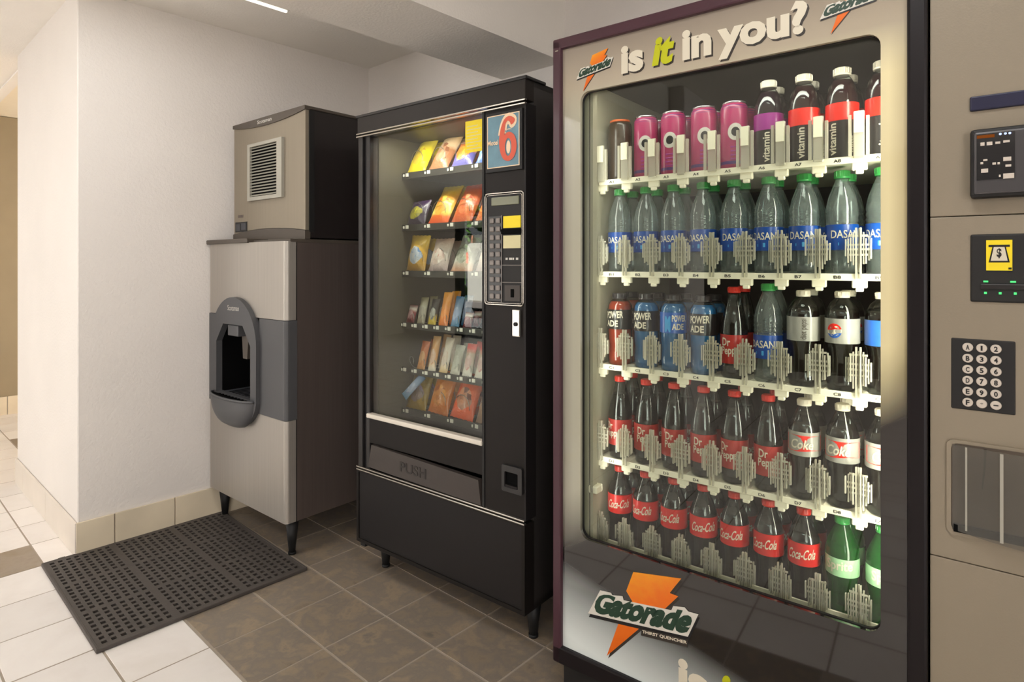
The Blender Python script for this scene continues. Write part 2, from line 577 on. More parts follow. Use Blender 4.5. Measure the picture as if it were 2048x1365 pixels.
def lathe(bm, prof, n=20, mi=0, cx=0.0, cy=0.0, caps=True):
    rings = []
    for r, z in prof:
        rings.append([bm.verts.new((cx + r * math.cos(2 * PI * i / n), cy + r * math.sin(2 * PI * i / n), z)) for i in range(n)])
    for a, b in zip(rings, rings[1:]):
        for i in range(n):
            f = bm.faces.new((a[i], a[(i + 1) % n], b[(i + 1) % n], b[i]))
            f.smooth = True
            f.material_index = mi
    if caps:
        if prof[0][0] > 1e-5:
            bm.faces.new(rings[0][::-1]).material_index = mi
        if prof[-1][0] > 1e-5:
            bm.faces.new(rings[-1]).material_index = mi
    return bm


def tube(bm, pts, r, n=6, mi=0, closed=False):
    pts = [Vector(p) for p in pts]
    m = len(pts)
    rings = []
    for i, p in enumerate(pts):
        if closed:
            t = pts[(i + 1) % m] - pts[i - 1]
        else:
            t = pts[min(i + 1, m - 1)] - pts[max(i - 1, 0)]
        t.normalize()
        up = Vector((0, 0, 1)) if abs(t.z) < 0.9 else Vector((1, 0, 0))
        u = t.cross(up).normalized()
        v = t.cross(u)
        rings.append([bm.verts.new(p + u * r * math.cos(2 * PI * k / n) + v * r * math.sin(2 * PI * k / n)) for k in range(n)])
    rng = range(m) if closed else range(m - 1)
    for i in rng:
        a, b = rings[i], rings[(i + 1) % m]
        for k in range(n):
            f = bm.faces.new((a[k], a[(k + 1) % n], b[(k + 1) % n], b[k]))
            f.smooth = True
            f.material_index = mi
    if not closed:
        bm.faces.new(rings[0][::-1])
        bm.faces.new(rings[-1])
    return bm


def cone(bm, x, y, z0, z1, r0, r1, n=12, mi=0):
    return lathe(bm, [(r0, z0), (r1, z1)], n, mi, x, y)


def obj(name, bm, mats, parent=None, label=None, kind=None):
    me = bpy.data.meshes.new(name)
    bmesh.ops.recalc_face_normals(bm, faces=bm.faces)
    bm.to_mesh(me)
    bm.free()
    for m in (mats if isinstance(mats, (list, tuple)) else [mats]):
        me.materials.append(MATS[m])
    o = bpy.data.objects.new(name, me)
    COL.objects.link(o)
    if parent:
        o.parent = parent
    if label:
        o['label'] = label
    if kind:
        o['kind'] = kind
    return o


def bobj(name, b, mats, parent=None, bev=0.0, **kw):
    return obj(name, box(new(), *b, bev=bev), mats, parent, **kw)


def struct(name, bm, mats, parent=None):
    return obj(name, bm, mats, parent, kind='structure')


def thing(name, label, cat, loc=(0, 0, 0), rz=0.0, group=None):
    o = bpy.data.objects.new(name, None)
    o.empty_display_size = 0.1
    COL.objects.link(o)
    o.location = loc
    o.rotation_euler = (0, 0, rz)
    o['label'] = label
    o['category'] = cat
    if group:
        o['group'] = group
    return o


def dup(root, loc, rot, label, group=None):
    r = root.copy()
    COL.objects.link(r)
    r.location = loc
    r.rotation_euler = rot
    r['label'] = label
    if group:
        r['group'] = group
    for ch in list(root.children):
        c = ch.copy()
        COL.objects.link(c)
        c.parent = r
        for g in ch.children:
            d = g.copy()
            COL.objects.link(d)
            d.parent = c
    return r


# lettering --------------------------------------------------------
TXT = {}


def text_geo(s, bold=0.0, res=3):
    key = (s, bold, res)
    if key in TXT:
        return TXT[key]
    cu = bpy.data.curves.new('txt', 'FONT')
    cu.body = s
    cu.size = 1.0
    cu.offset = bold
    cu.resolution_u = res
    cu.fill_mode = 'FRONT'
    o = bpy.data.objects.new('txt', cu)
    COL.objects.link(o)
    dg = bpy.context.evaluated_depsgraph_get()
    me = bpy.data.meshes.new_from_object(o.evaluated_get(dg), depsgraph=dg)
    V = [(v.co.x, v.co.y) for v in me.vertices]
    F = [tuple(p.vertices) for p in me.polygons]
    bpy.data.objects.remove(o)
    bpy.data.curves.remove(cu)
    bpy.data.meshes.remove(me)
    if V:
        x0 = min(v[0] for v in V); x1 = max(v[0] for v in V)
        y0 = min(v[1] for v in V); y1 = max(v[1] for v in V)
        V = [((x - x0) / max(x1 - x0, 1e-6), (y - y0) / max(y1 - y0, 1e-6)) for x, y in V]
    TXT[key] = (V, F)
    return TXT[key]


def text_flat(bm, s, x0, x1, z0, z1, y, bold=0.0, shear=0.0, rise=0.0, mi=0, thick=0.0, rot=False):
    """text stretched into a rectangle of the x-z plane (front faces -y); thick > 0 makes raised letters"""
    V, F = text_geo(s, bold)
    vs_ = []
    for u, v in V:
        if rot:
            px, pz = x1 - v * (x1 - x0), z0 + u * (z1 - z0)
        else:
            px, pz = x0 + u * (x1 - x0) + shear * v * (z1 - z0), z0 + v * (z1 - z0) + rise * u
        vs_.append(bm.verts.new((px, y, pz)))
    fs = []
    for f in F:
        try:
            q = bm.faces.new([vs_[i] for i in f])
            q.material_index = mi
            fs.append(q)
        except ValueError:
            pass
    if thick and fs:
        r = bmesh.ops.extrude_face_region(bm, geom=fs)
        for g in r['geom']:
            if isinstance(g, bmesh.types.BMVert):
                g.co.y -= thick
    return bm


def text_round(bm, s, r, a0, a1, z0, z1, bold=0.0, shear=0.0, rise=0.0, rot=False, mi=0):
    """text wrapped on a cylinder of radius r; a0..a1 angle in radians left to right about the front (-y)"""
    V, F = text_geo(s, bold)
    vs_ = []
    for u, v in V:
        if rot:
            u, v = 1 - v, u
        a = a0 + u * (a1 - a0) + shear * v
        z = z0 + v * (z1 - z0) + rise * u
        vs_.append(bm.verts.new((r * math.sin(a), -r * math.cos(a), z)))
    for f in F:
        try:
            bm.faces.new([vs_[i] for i in f]).material_index = mi
        except ValueError:
            pass
    return bm


def patch_round(bm, r, pts, mi=0):
    """filled outline wrapped on a cylinder; pts (angle, z)"""
    vs_ = [bm.verts.new((r * math.sin(a), -r * math.cos(a), z)) for a, z in pts]
    c = bm.verts.new((r * math.sin(sum(p[0] for p in pts) / len(pts)), -r * math.cos(sum(p[0] for p in pts) / len(pts)), sum(p[1] for p in pts) / len(pts)))
    for i in range(len(vs_)):
        bm.faces.new((vs_[i], vs_[(i + 1) % len(vs_)], c)).material_index = mi
    return bm


class Frame:
    def __init__(s, x, y, a):
        s.x, s.y, s.a = x, y, a

    def W(s, x, y, z):
        c, n = math.cos(s.a), math.sin(s.a)
        return (s.x + c * x - n * y, s.y + n * x + c * y, z)


G = Frame(-1.06, 1.348, 0.0698)     # drink machine, local x right, y into the machine
S = Frame(-1.25, 1.445, 0.062)      # snack machine (origin at its front right foot)
I = Frame(-2.36, 1.228, 0.047)      # ice dispenser (origin at its front right foot)
CEIL = 2.37
XL = -3.052                          # left wall of the alcove
YB = 2.105                           # back wall
YC = 0.67                            # front face of the wall end

# ------------------------------------------------------------------ setting
floor = struct('floor', box(new(), -8.0, 2.4, -4.7, 5.0, -0.12, -0.0012), 'grout_light')
gx0, gdx, gy0, gdy = -3.06, 0.2615, 0.795, 0.235
GAP = 0.0030


def tile_mesh(name, w, d, mat):
    bm = box(new(), -w / 2, w / 2, -d / 2, d / 2, -0.03, 0.0, bev=0.0012, seg=1)
    me = bpy.data.meshes.new(name)
    bm.to_mesh(me)
    bm.free()
    me.materials.append(MATS[mat])
    return me


tl = tile_mesh('tile', gdx - 2 * GAP, gdy - 2 * GAP, 'tile_light')
ta = tile_mesh('tile', gdx - 2 * GAP, gdy - 2 * GAP, 'tile_accent')
td = tile_mesh('tile', 0.2575 - 2 * GAP, 0.2365 - 2 * GAP, 'tile_dark')


def put_tile(me, x, y):
    o = bpy.data.objects.new('tile', me)
    COL.objects.link(o)
    o.parent = floor
    o.location = (x, y, random.uniform(-0.0004, 0.0004))


for k in range(-8, 13):
    for j in range(-1, 7):
        x, y = gx0 + (k + 0.5) * gdx, gy0 - (j + 0.5) * gdy
        if j == -1 and x > -4.3:
            continue
        put_tile(ta if (k, j) in ((-1, 1), (-5, 1), (3, 5)) else tl, x, y)
for k in range(-14, -5):
    for j in range(-5, 1):
        if k >= -8 and j >= -1:
            continue
        put_tile(ta if (k, j) == (-9, -1) else tl, gx0 + (k + 0.5) * gdx, gy0 - (j + 0.5) * gdy)
for k in range(-4, 6):
    for j in range(0, 6):
        put_tile(td, -1.998 + (k + 0.5) * 0.2575, 0.797 + (j + 0.5) * 0.2365)
# floor beyond the tiles laid one by one: same tile, drawn by the material
bm = new()
x_lo, x_hi = gx0 - 8 * gdx, gx0 + 13 * gdx
y_lo = gy0 - 7 * gdy
box(bm, -8.0, 2.4, -4.7, y_lo, -0.03, 0.0)
box(bm, -8.0, x_lo, y_lo, gy0 - gdy, -0.03, 0.0)
box(bm, x_hi, 2.4, y_lo, gy0, -0.03, 0.0)
obj('tile_field', bm, 'tile_field', floor)

# left wall (a thick wall end that faces the camera with its narrow face)
wl = struct('wall_left', box(new(), -4.316, XL, YC, 2.6, 0, 2.5, bev=0.004, seg=1), 'wall_paint')
struct('wall_back', box(new(), XL, 2.4, YB, YB + 0.12, 0, 2.5), 'wall_paint')
struct('wall_right', box(new(), 2.4, 2.52, -4.7, YB, 0, 2.5), 'wall_paint')
struct('wall_far', box(new(), -6.45, -6.33, 0.4, 5.0, 0, 2.40), 'hall_paint')
struct('wall_hall', box(new(), -6.33, -4.3, 4.9, 5.0, 0, 2.5), 'hall_paint')
struct('wall_outer', box(new(), -8.0, -7.9, -4.7, 0.6, 0, 2.5), 'wall_paint')
struct('ceiling', box(new(), -8.0, 2.52, -4.7, 0.75, CEIL, CEIL + 0.1), 'ceiling_paint')
struct('ceiling_alcove', box(new(), -4.316, 2.52, 0.75, 2.3, CEIL, CEIL + 0.1), 'ceiling_paint')
struct('ceiling_hall', box(new(), -8.0, -4.316, 0.75, 5.0, 2.405, 2.5), 'hall_ceiling_paint')
tr = new()
box(tr, -8.0, -4.316, 0.715, 0.75, CEIL - 0.012, CEIL + 0.03)
box(tr, -8.0, -4.316, 0.752, 0.775, CEIL - 0.004, CEIL + 0.035)
struct('trim_1', tr, 'ceiling_paint')
struct('ceiling_beam', box(new(), -1.972, -1.60, -4.6, YB, 2.088, CEIL), 'ceiling_paint')

# skirting tiles, one by one
bl = struct('baseboard_left', box(new(), XL, XL + 0.004, YC, YB, 0, 0.136), 'grout_light')
ys = [YC - 0.008, 0.803, 1.044, 1.285, 1.526, 1.767, YB]
for a, b in zip(ys, ys[1:]):
    bobj('tile', (XL + 0.002, XL + 0.011, a + 0.002, b - 0.002, 0.0, 0.139), 'base_tile', bl, bev=0.0015)
bf = struct('baseboard_front', box(new(), -4.316, XL, YC - 0.004, YC, 0, 0.136), 'grout_light')
xs = [XL + 0.010, -3.58, -4.10, -4.316]
for a, b in zip(xs, xs[1:]):
    bobj('tile', (b + 0.002, a - 0.0005, YC - 0.011, YC - 0.002, 0.0, 0.139), 'base_tile_white', bf, bev=0.0015)
bf2 = struct('baseboard_far', box(new(), -6.33, -6.322, 0.4, 4.9, 0, 0.14), 'grout_light')
for i in range(10):
    bobj('tile', (-6.324, -6.318, 0.4 + i * 0.26, 0.655 + i * 0.26, 0.0, 0.146), 'base_tile', bf2, bev=0.0015)

# glazed front of the lobby behind the camera: the daylight comes through it
wf = new()
box(wf, -8.0, -6.72, -4.72, -4.6, 0, 2.5)
box(wf, -6.72, -5.95, -4.72, -4.6, 2.2, 2.5)
box(wf, -5.95, -4.05, -4.72, -4.6, 2.0, 2.5)
struct('wall_front', wf, 'wall_paint')
struct('wall_front_dark', box(new(), -4.05, 2.52, -4.72, -4.6, 0, 2.5), 'lobby_dimmed')  # unseen wall, coloured dark to keep the drink glass reflection dim
w1 = struct('window_1', new(), 'window_frame_white')
for x in (-5.95, -5.02, -4.10):
    bobj('mullion', (x, x + 0.05, -4.7, -4.62, 0.08, 1.96), 'window_frame_white', w1)
for z in (0.0, 1.94):
    bobj('rail', (-5.95, -4.05, -4.7, -4.62, z, z + 0.08), 'window_frame_white', w1)

for x in (-6.72, -5.97):
    bobj('mullion', (x, x + 0.11, -4.72, -4.60, 0.0, 2.2), 'matte_black', w1)
# a white van and greenery in the street, seen only as a reflection in the snack machine's glass
struct('ground_street', box(new(), -16, 4, -16, -4.72, -0.5, -0.08), 'asphalt')
vn = thing('white_van', 'white van parked outside the lobby glazing behind the camera', 'van', (-8.58, -8.2, -0.08), 0.0)
bm = new()
box(bm, -0.86, 0.86, -2.4, 0.0, 0.30, 1.78, bev=0.08, seg=3)
obj('body', bm, 'cabinet_white', vn)
for sx in (-1, 1):
    d_ = bobj('rear_door', (min(sx * 0.012, sx * 0.78), max(sx * 0.012, sx * 0.78), -0.01, 0.015, 0.42, 1.68), 'cabinet_white', vn, bev=0.006)
    bobj('handle', (sx * 0.10 - 0.03, sx * 0.10 + 0.03, 0.013, 0.03, 0.86, 0.90), 'matte_black', d_)
    bobj('tail_light', (min(sx * 0.79, sx * 0.85), max(sx * 0.79, sx * 0.85), -0.02, 0.012, 1.30, 1.56), 'label_scarlet', vn)
    for yy in (-0.5, -1.95):
        bm = lathe(new(), [(0.16, -0.09), (0.31, -0.09), (0.33, -0.06), (0.33, 0.06), (0.31, 0.09), (0.16, 0.09)], 20)
        bmesh.ops.rotate(bm, verts=bm.verts, matrix=Matrix.Rotation(PI / 2, 3, 'Y'))
        bmesh.ops.translate(bm, verts=bm.verts, vec=(sx * 0.76, yy, 0.33))
        obj('wheel', bm, 'matte_black', vn)
bobj('bumper', (-0.84, 0.84, -0.02, 0.06, 0.24, 0.40), 'button_grey', vn, bev=0.02)
rnd = random.Random(11)
for i, (hx, hw) in enumerate(((-12.6, 1.2), (-9.4, 1.3), (-6.2, 1.2))):
    bm = new()
    for q in range(420):
        a, e = rnd.uniform(0, 2 * PI), rnd.uniform(-1.2, 1.5)
        p = Vector((hw * math.cos(a) * math.cos(e), 0.7 * math.sin(a) * math.cos(e), 1.6 + 1.5 * math.sin(e))) * 1.0
        u = Vector((rnd.uniform(-1, 1), rnd.uniform(-1, 1), rnd.uniform(-1, 1))).normalized()
        w = u.cross(Vector((rnd.uniform(-1, 1), rnd.uniform(-1, 1), 1))).normalized()
        vv = [bm.verts.new(p + u * a_ * 0.16 + w * b_ * 0.10) for a_, b_ in ((-1, 0), (0, -1), (1, 0), (0, 1))]
        bm.faces.new(vv)
    t_ = thing('street_tree', 'leafy green tree behind the white van, %s of three' % ('leftmost', 'middle', 'rightmost')[i], 'tree', (hx, -12.4, -0.08))
    obj('foliage', bm, 'leaf', t_)
    obj('trunk', lathe(new(), [(0.12, 0.0), (0.09, 1.0), (0.05, 2.2)], 10), 'terracotta', t_)

# square white pillar of the lobby, mirrored in the left half of the drink machine's glass
struct('wall_pillar', box(new(), -2.75, -1.50, -1.45, -1.02, 0.0, CEIL, bev=0.004, seg=1), 'column_paint')

# slim ceiling light seen at the top edge
cl = thing('ceiling_light', 'slim lit batten light on the ceiling beside the beam', 'light', (-2.605, 0.7, CEIL))
bobj('housing', (-0.013, 0.013, -0.67, 0.67, -0.010, 0.0), 'window_frame_white', cl, bev=0.003)
bobj('diffuser', (-0.007, 0.007, -0.65, 0.66, -0.019, -0.008), 'tube_light', cl, bev=0.002)

# ------------------------------------------------------------------ rubber mat
mat_t = thing('rubber_mat', 'dark brown rubber drainage mat with rows of holes on the floor', 'mat', (-2.64, 0.90, 0.0008), -0.01)
MW, MD, MT = 0.80, 0.70, 0.012


def mat_lines(total, nblk, per, border, bandw):
    """alternating bar / hole intervals"""
    inner = total - 2 * border - (nblk - 1) * bandw
    pitch = inner / (nblk * per)
    hole = pitch * 0.56
    iv = []
    p = -total / 2 + border
    for b_ in range(nblk):
        for i in range(per):
            iv.append((p + (pitch - hole) / 2, p + (pitch + hole) / 2))
            p += pitch
        p += bandw
    return iv


hx = mat_lines(MW, 3, 8, 0.012, 0.012)
hy = mat_lines(MD, 3, 8, 0.010, 0.014)
bm = new()
xsn = sorted([-MW / 2, MW / 2] + [v for iv in hx for v in iv])
ysn = sorted([-MD / 2, MD / 2] + [v for iv in hy for v in iv])
grid = {}
for i, x in enumerate(xsn):
    for j, y in enumerate(ysn):
        for z in (0, 1):
            grid[i, j, z] = bm.verts.new((x, y, MT if z else 0.004))
for i in range(len(xsn) - 1):
    for j in range(len(ysn) - 1):
        hole = (i % 2 == 1) and (j % 2 == 1)
        if not hole:
            bm.faces.new([grid[i, j, 1], grid[i + 1, j, 1], grid[i + 1, j + 1, 1], grid[i, j + 1, 1]])
        else:
            for (a, b_) in (((i, j), (i + 1, j)), ((i + 1, j), (i + 1, j + 1)), ((i + 1, j + 1), (i, j + 1)), ((i, j + 1), (i, j))):
                bm.faces.new([grid[a[0], a[1], 1], grid[b_[0], b_[1], 1], grid[b_[0], b_[1], 0], grid[a[0], a[1], 0]])
bmesh.ops.delete(bm, geom=[v for v in bm.verts if not v.link_faces], context='VERTS')
obj('grid', bm, 'rubber', mat_t)
bm = new()
box(bm, -MW / 2 - 0.004, MW / 2 + 0.004, -MD / 2 - 0.004, MD / 2 + 0.004, 0.0, 0.0042)
obj('backing', bm, 'rubber_deep', mat_t)
bm = new()
for a in ((-MW / 2 - 0.006, -MW / 2 + 0.004, -MD / 2 - 0.006, MD / 2 + 0.006), (MW / 2 - 0.004, MW / 2 + 0.006, -MD / 2 - 0.006, MD / 2 + 0.006),
          (-MW / 2, MW / 2, -MD / 2 - 0.006, -MD / 2 + 0.004), (-MW / 2, MW / 2, MD / 2 - 0.004, MD / 2 + 0.006)):
    box(bm, *a, 0.0, MT + 0.001, bev=0.002, seg=1)
obj('rim', bm, 'rubber', mat_t)
for i in range(4):
    bobj('connector_tab', (-MW / 2 - 0.016, -MW / 2 - 0.004, -MD / 2 + 0.05 + i * 0.055, -MD / 2 + 0.075 + i * 0.055, 0.0, 0.011), 'rubber', mat_t, bev=0.002)

# ------------------------------------------------------------------ ice dispenser (lower cabinet)
ice = thing('ice_dispenser', 'steel ice dispenser cabinet on legs with grey arched dispensing bay', 'ice dispenser', (I.x, I.y, 0), I.a)
Z0, Z1 = 0.15, 1.312
bm = new()
_c = -0.407
_in = [(_c - 0.176, 0.606), (_c + 0.176, 0.606), (_c + 0.176, 0.966), (_c - 0.176, 0.966)]
o_, i_ = matched([(-0.685, Z0), (-0.001, Z0), (-0.001, Z1 - 0.004), (-0.685, Z1 - 0.004)], _in, (_c, 0.78), 4)
ringplate(bm, o_, i_, 0.052, 0.215)
box(bm, -0.685, -0.001, 0.215, 0.80, Z0, Z1 - 0.004)
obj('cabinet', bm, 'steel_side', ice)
for nm, a, b in (('lower_door', Z0, 0.571), ('upper_door', 0.985, Z1)):
    obj(nm, vplate(new(), -0.687, 0.0, 0.0, 0.046, a, b, 0.017), 'steel_front', ice)
o_, i_ = matched([(-0.682, Z0 + 0.02), (-0.004, Z0 + 0.02), (-0.004, Z1 - 0.02), (-0.682, Z1 - 0.02)], _in, (_c, 0.78), 4)
obj('inner_frame', ringplate(new(), o_, i_, 0.02, 0.054), 'matte_black', ice)
bm = new()
box(bm, -0.689, 0.002, -0.003, 0.050, 0.573, 0.983, bev=0.014, seg=3)
cx0 = -0.407
hole = [(cx0 - 0.158, 0.628), (cx0 + 0.158, 0.628), (cx0 + 0.158, 0.860), (cx0 + 0.09, 0.945), (cx0 - 0.09, 0.945), (cx0 - 0.158, 0.860)]
obj('band_left', vplate(new(), -0.689, cx0 - 0.185, -0.003, 0.050, 0.573, 0.983, 0.014), 'dispenser_plastic', ice)
obj('band_right', vplate(new(), cx0 + 0.185, 0.002, -0.003, 0.050, 0.573, 0.983, 0.018), 'dispenser_plastic', ice)
bm.free()
arch = []
for i in range(25):
    a = PI * i / 24
    arch.append((cx0 + 0.208 * math.cos(a), 0.86 + 0.208 * math.sin(a)))
for i in range(1, 24):
    a = PI + PI * i / 24
    arch.append((cx0 + 0.208 * math.cos(a), 0.635 + 0.145 * math.sin(a)))
o_, i_ = matched(arch, hole, (cx0, 0.78))
obj('bay_surround', ringplate(new(), o_, i_, -0.022, 0.006), 'dispenser_plastic', ice)
bm = new()   # dark bay behind the opening
x0, x1, za, zb = cx0 - 0.163, cx0 + 0.163, 0.622, 0.95
box(bm, x0 - 0.01, x0, 0.004, 0.20, za, zb)
box(bm, x1, x1 + 0.01, 0.004, 0.20, za, zb, mi=1)
box(bm, x0, x1, 0.19, 0.20, za, zb)
box(bm, x0, x1, 0.004, 0.20, zb, zb + 0.01)
box(bm, x0, x1, 0.004, 0.20, za - 0.01, za, mi=1)
obj('bay', bm, ['dark_recess', 'dispenser_plastic_dark'], ice)
bobj('chute_block', (cx0 - 0.055, cx0 + 0.04, -0.018, 0.12, 0.893, 0.942), 'dispenser_plastic', ice, bev=0.004)
bm = new()
prism(bm, [(cx0 + 0.002, 0.90), (cx0 + 0.062, 0.90), (cx0 + 0.05, 0.79), (cx0 + 0.012, 0.79)], 0.02, 0.09)
obj('spout', bm, 'head_trim', ice)
bm = new()   # rounded catch tray below the opening
NU, NV = 16, 8
gr = [[bm.verts.new((cx0 + 0.190 * math.sin(u) * (math.cos(v) ** 0.6 if v < PI / 2 - 0.01 else 0.0), -0.020 - 0.052 * math.cos(u) * max(0.0, math.cos(v)) ** 0.8, 0.622 - 0.130 * math.sin(v)))
       for u in [(-PI / 2 + PI * i / NU) for i in range(NU + 1)]] for v in [PI / 2 * j / NV for j in range(NV + 1)]]
for j in range(NV):
    for i in range(NU):
        f = bm.faces.new((gr[j][i], gr[j][i + 1], gr[j + 1][i + 1], gr[j + 1][i]))
        f.smooth = True
tube(bm, [(cx0 + 0.189 * math.sin(-PI / 2 + PI * i / NU), -0.020 - 0.051 * math.cos(-PI / 2 + PI * i / NU), 0.624) for i in range(NU + 1)], 0.006)
bmesh.ops.remove_doubles(bm, verts=bm.verts, dist=1e-5)
obj('catch_tray', bm, 'dispenser_plastic', ice)
bm = new()
tv = [bm.verts.new((cx0 + 0.180 * math.sin(-PI / 2 + PI * i / NU), -0.020 - 0.046 * math.cos(-PI / 2 + PI * i / NU), 0.620)) for i in range(NU + 1)]
bm.faces.new(tv)
for i in range(9):
    xx = cx0 - 0.12 + i * 0.03
    box(bm, xx, xx + 0.012, -0.018 - 0.02, 0.15, 0.621, 0.6235)
obj('drip_grille', bm, 'dark_recess', ice)
bm = new()
text_flat(bm, 'Scotsman', cx0 - 0.045, cx0 + 0.060, 1.008, 1.032, -0.0232, bold=0.01)
obj('lettering', bm, 'text_grey', ice)
bobj('top_edge', (-0.692, -0.30, -0.012, 0.10, 1.310, 1.330), 'head_trim', ice, bev=0.004)
bobj('top_panel', (-0.687, 0.0, 0.02, 0.80, 1.306, 1.322), 'head_trim', ice, bev=0.002)
for (lx, ly) in ((-0.64, 0.055), (-0.045, 0.055), (-0.64, 0.72), (-0.045, 0.72)):
    bm = new()
    cone(bm, lx, ly, 0.010, Z0, 0.013, 0.028)
    cone(bm, lx, ly, 0.0, 0.010, 0.016, 0.016)
    box(bm, lx - 0.032, lx + 0.032, ly - 0.032, ly + 0.032, Z0 - 0.008, Z0)
    obj('leg', bm, 'matte_black', ice)

# ------------------------------------------------------------------ ice maker head on top
hd = thing('ice_maker', 'brushed steel ice maker with louvred vent standing on the dispenser cabinet', 'ice maker', I.W(0, 0.092, 1.323), I.a)
HW, HH = 0.627, 0.563
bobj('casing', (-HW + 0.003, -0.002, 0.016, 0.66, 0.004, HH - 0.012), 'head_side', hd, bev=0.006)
bobj('lid', (-HW, 0.0, 0.004, 0.66, HH - 0.014, HH), 'head_trim', hd, bev=0.004)


def arc(x0, x1, z_end, z_mid, n=14):
    return [(x0 + (x1 - x0) * i / n, z_end + (z_mid - z_end) * (1 - (2 * i / n - 1) ** 2)) for i in range(n + 1)]


bot = arc(-HW + 0.004, -0.004, 0.038, 0.056)
top = arc(-HW + 0.004, -0.004, 0.549, 0.527)
obj('front_panel', prism(new(), bot + top[::-1], 0.0, 0.018), 'steel_head', hd)
bm = prism(new(), [(-HW, 0.562), (-HW, 0.546)] + arc(-HW, 0.0, 0.546, 0.524)[1:-1] + [(0.0, 0.546), (0.0, 0.562)], -0.006, 0.02)
obj('top_trim', bm, 'head_trim', hd)
bm = prism(new(), [(-HW, 0.0), (0.0, 0.0), (0.0, 0.036)] + arc(-HW, 0.0, 0.036, 0.054)[1:-1][::-1] + [(-HW, 0.036)], -0.004, 0.02)
obj('bottom_trim', bm, 'head_trim', hd)
bm = new()
text_flat(bm, 'Scotsman', -0.39, -0.265, 0.536, 0.553, -0.0072, bold=0.02)
obj('lettering', bm, 'text_grey', hd)
vo, vi = [(-0.471, 0.187), (-0.170, 0.187), (-0.170, 0.450), (-0.471, 0.450)], [(-0.448, 0.204), (-0.212, 0.204), (-0.212, 0.436), (-0.448, 0.436)]
vt = obj('vent', ringplate(new(), vo, vi, -0.014, 0.002), 'vent_plastic', hd)
bobj('vent_back', (-0.45, -0.21, -0.002, 0.0005, 0.203, 0.437), 'dark_recess', vt)
ns = 17
slat = None
for i in range(ns):
    z = 0.211 + i * (0.218 / (ns - 1))
    if slat is None:
        bm = new()
        v = [(-0.0135, -0.004), (-0.0115, -0.0045), (-0.002, 0.004), (-0.004, 0.0045)]
        a = [bm.verts.new((-0.448, p[0], p[1])) for p in v]
        b = [bm.verts.new((-0.212, p[0], p[1])) for p in v]
        bm.faces.new(a); bm.faces.new(b[::-1])
        for q in range(4):
            bm.faces.new((a[q], b[q], b[(q + 1) % 4], a[(q + 1) % 4]))
        slat = obj('slat', bm, 'vent_plastic', vt)
        slat.location = (0, 0, z)
    else:
        c = slat.copy()
        COL.objects.link(c)
        c.location = (0, 0, z)
bm = new()
box(bm, -0.610, -0.497, -0.002, 0.001, 0.046, 0.094)
pl = obj('rating_plate', bm, 'text_black', hd)
bm = new()
box(bm, -0.600, -0.560, -0.003, -0.0015, 0.053, 0.085)
box(bm, -0.550, -0.506, -0.003, -0.0015, 0.056, 0.088)
obj('symbol', bm, 'dispenser_plastic_dark', pl)
obj('faded_mark', prism(new(), [(-0.585, 0.115), (-0.535, 0.115), (-0.535, 0.128), (-0.585, 0.128)], -0.001, 0.001), 'steel_side', hd)
bobj('corner_post', (-0.010, 0.001, 0.016, 0.040, 0.03, HH - 0.02), 'matte_black', hd)

# ------------------------------------------------------------------ snack vending machine
sn = thing('snack_vending_machine', 'black glass-front snack vending machine on short legs', 'vending machine', (S.x, S.y, 0), S.a)
SW, SD = 0.842, 0.615
bm = new()
box(bm, -SW, -SW + 0.03, 0.04, SD, 0.118, 1.80)
box(bm, -0.03, 0.0, 0.04, SD, 0.118, 1.80)
box(bm, -SW, 0.0, 0.04, SD, 1.78, 1.80)
box(bm, -SW, 0.0, 0.04, SD, 0.118, 0.14)
box(bm, -SW, 0.0, SD - 0.02, SD, 0.118, 1.80)
obj('cabinet', bm, 'black_metal', sn)
bobj('header', (-SW, 0.0, -0.004, 0.045, 1.732, 1.802), 'header_panel', sn, bev=0.003)
bobj('header_cap', (-SW - 0.006, 0.006, -0.008, 0.10, 1.797, 1.808), 'black_plastic', sn, bev=0.003)
for z in (1.718, 1.729):
    bobj('trim_strip', (-SW, 0.003, -0.011, 0.0, z, z + 0.0055), 'silver', sn, bev=0.0015)
for z in (0.401, 0.4115):
    bobj('trim_strip', (-SW, 0.0, -0.011, 0.0, z, z + 0.0055), 'silver', sn, bev=0.0015)
bm = new()
box(bm, -SW, -0.815, 0.0, 0.045, 0.40, 1.722, bev=0.003)
box(bm, -0.813, -0.800, 0.012, 0.045, 0.40, 1.722)
box(bm, -0.798, -0.774, 0.004, 0.045, 0.40, 1.722, bev=0.003)
obj('left_stile', bm, 'black_plastic', sn)
bobj('glass_pane', (-0.776, -0.176, 0.014, 0.019, 0.625, 1.722), 'window_glass', sn)
bobj('sill', (-0.783, -0.180, -0.008, 0.02, 0.615, 0.6325), 'sill_white', sn, bev=0.004)
bobj('lower_rail', (-0.776, -0.176, 0.004, 0.045, 0.515, 0.617), 'charcoal_panel', sn, bev=0.002)
bobj('chute_recess', (-0.776, -0.176, 0.05, 0.06, 0.412, 0.52), 'dark_recess', sn)
bm = prism(new(), [(-0.772, 0.424), (-0.184, 0.418), (-0.196, 0.500), (-0.752, 0.514)], -0.006, 0.012)
ch = obj('delivery_flap', bm, 'chute_grey', sn)
bm = new()
text_flat(bm, 'PUSH', -0.585, -0.445, 0.447, 0.484, -0.0062, bold=0.02, thick=0.0014)
obj('lettering', bm, 'text_dim', ch)
rp = bobj('control_column', (-0.172, 0.0, 0.0, 0.045, 0.413, 1.722), 'charcoal_panel', sn, bev=0.003)
bobj('column_edge', (-0.181, -0.172, -0.003, 0.045, 0.413, 1.722), 'matte_black', sn)
kp = bobj('kick_panel', (-SW + 0.012, -0.012, -0.004, 0.045, 0.130, 0.396), 'kick_grey', sn, bev=0.003)
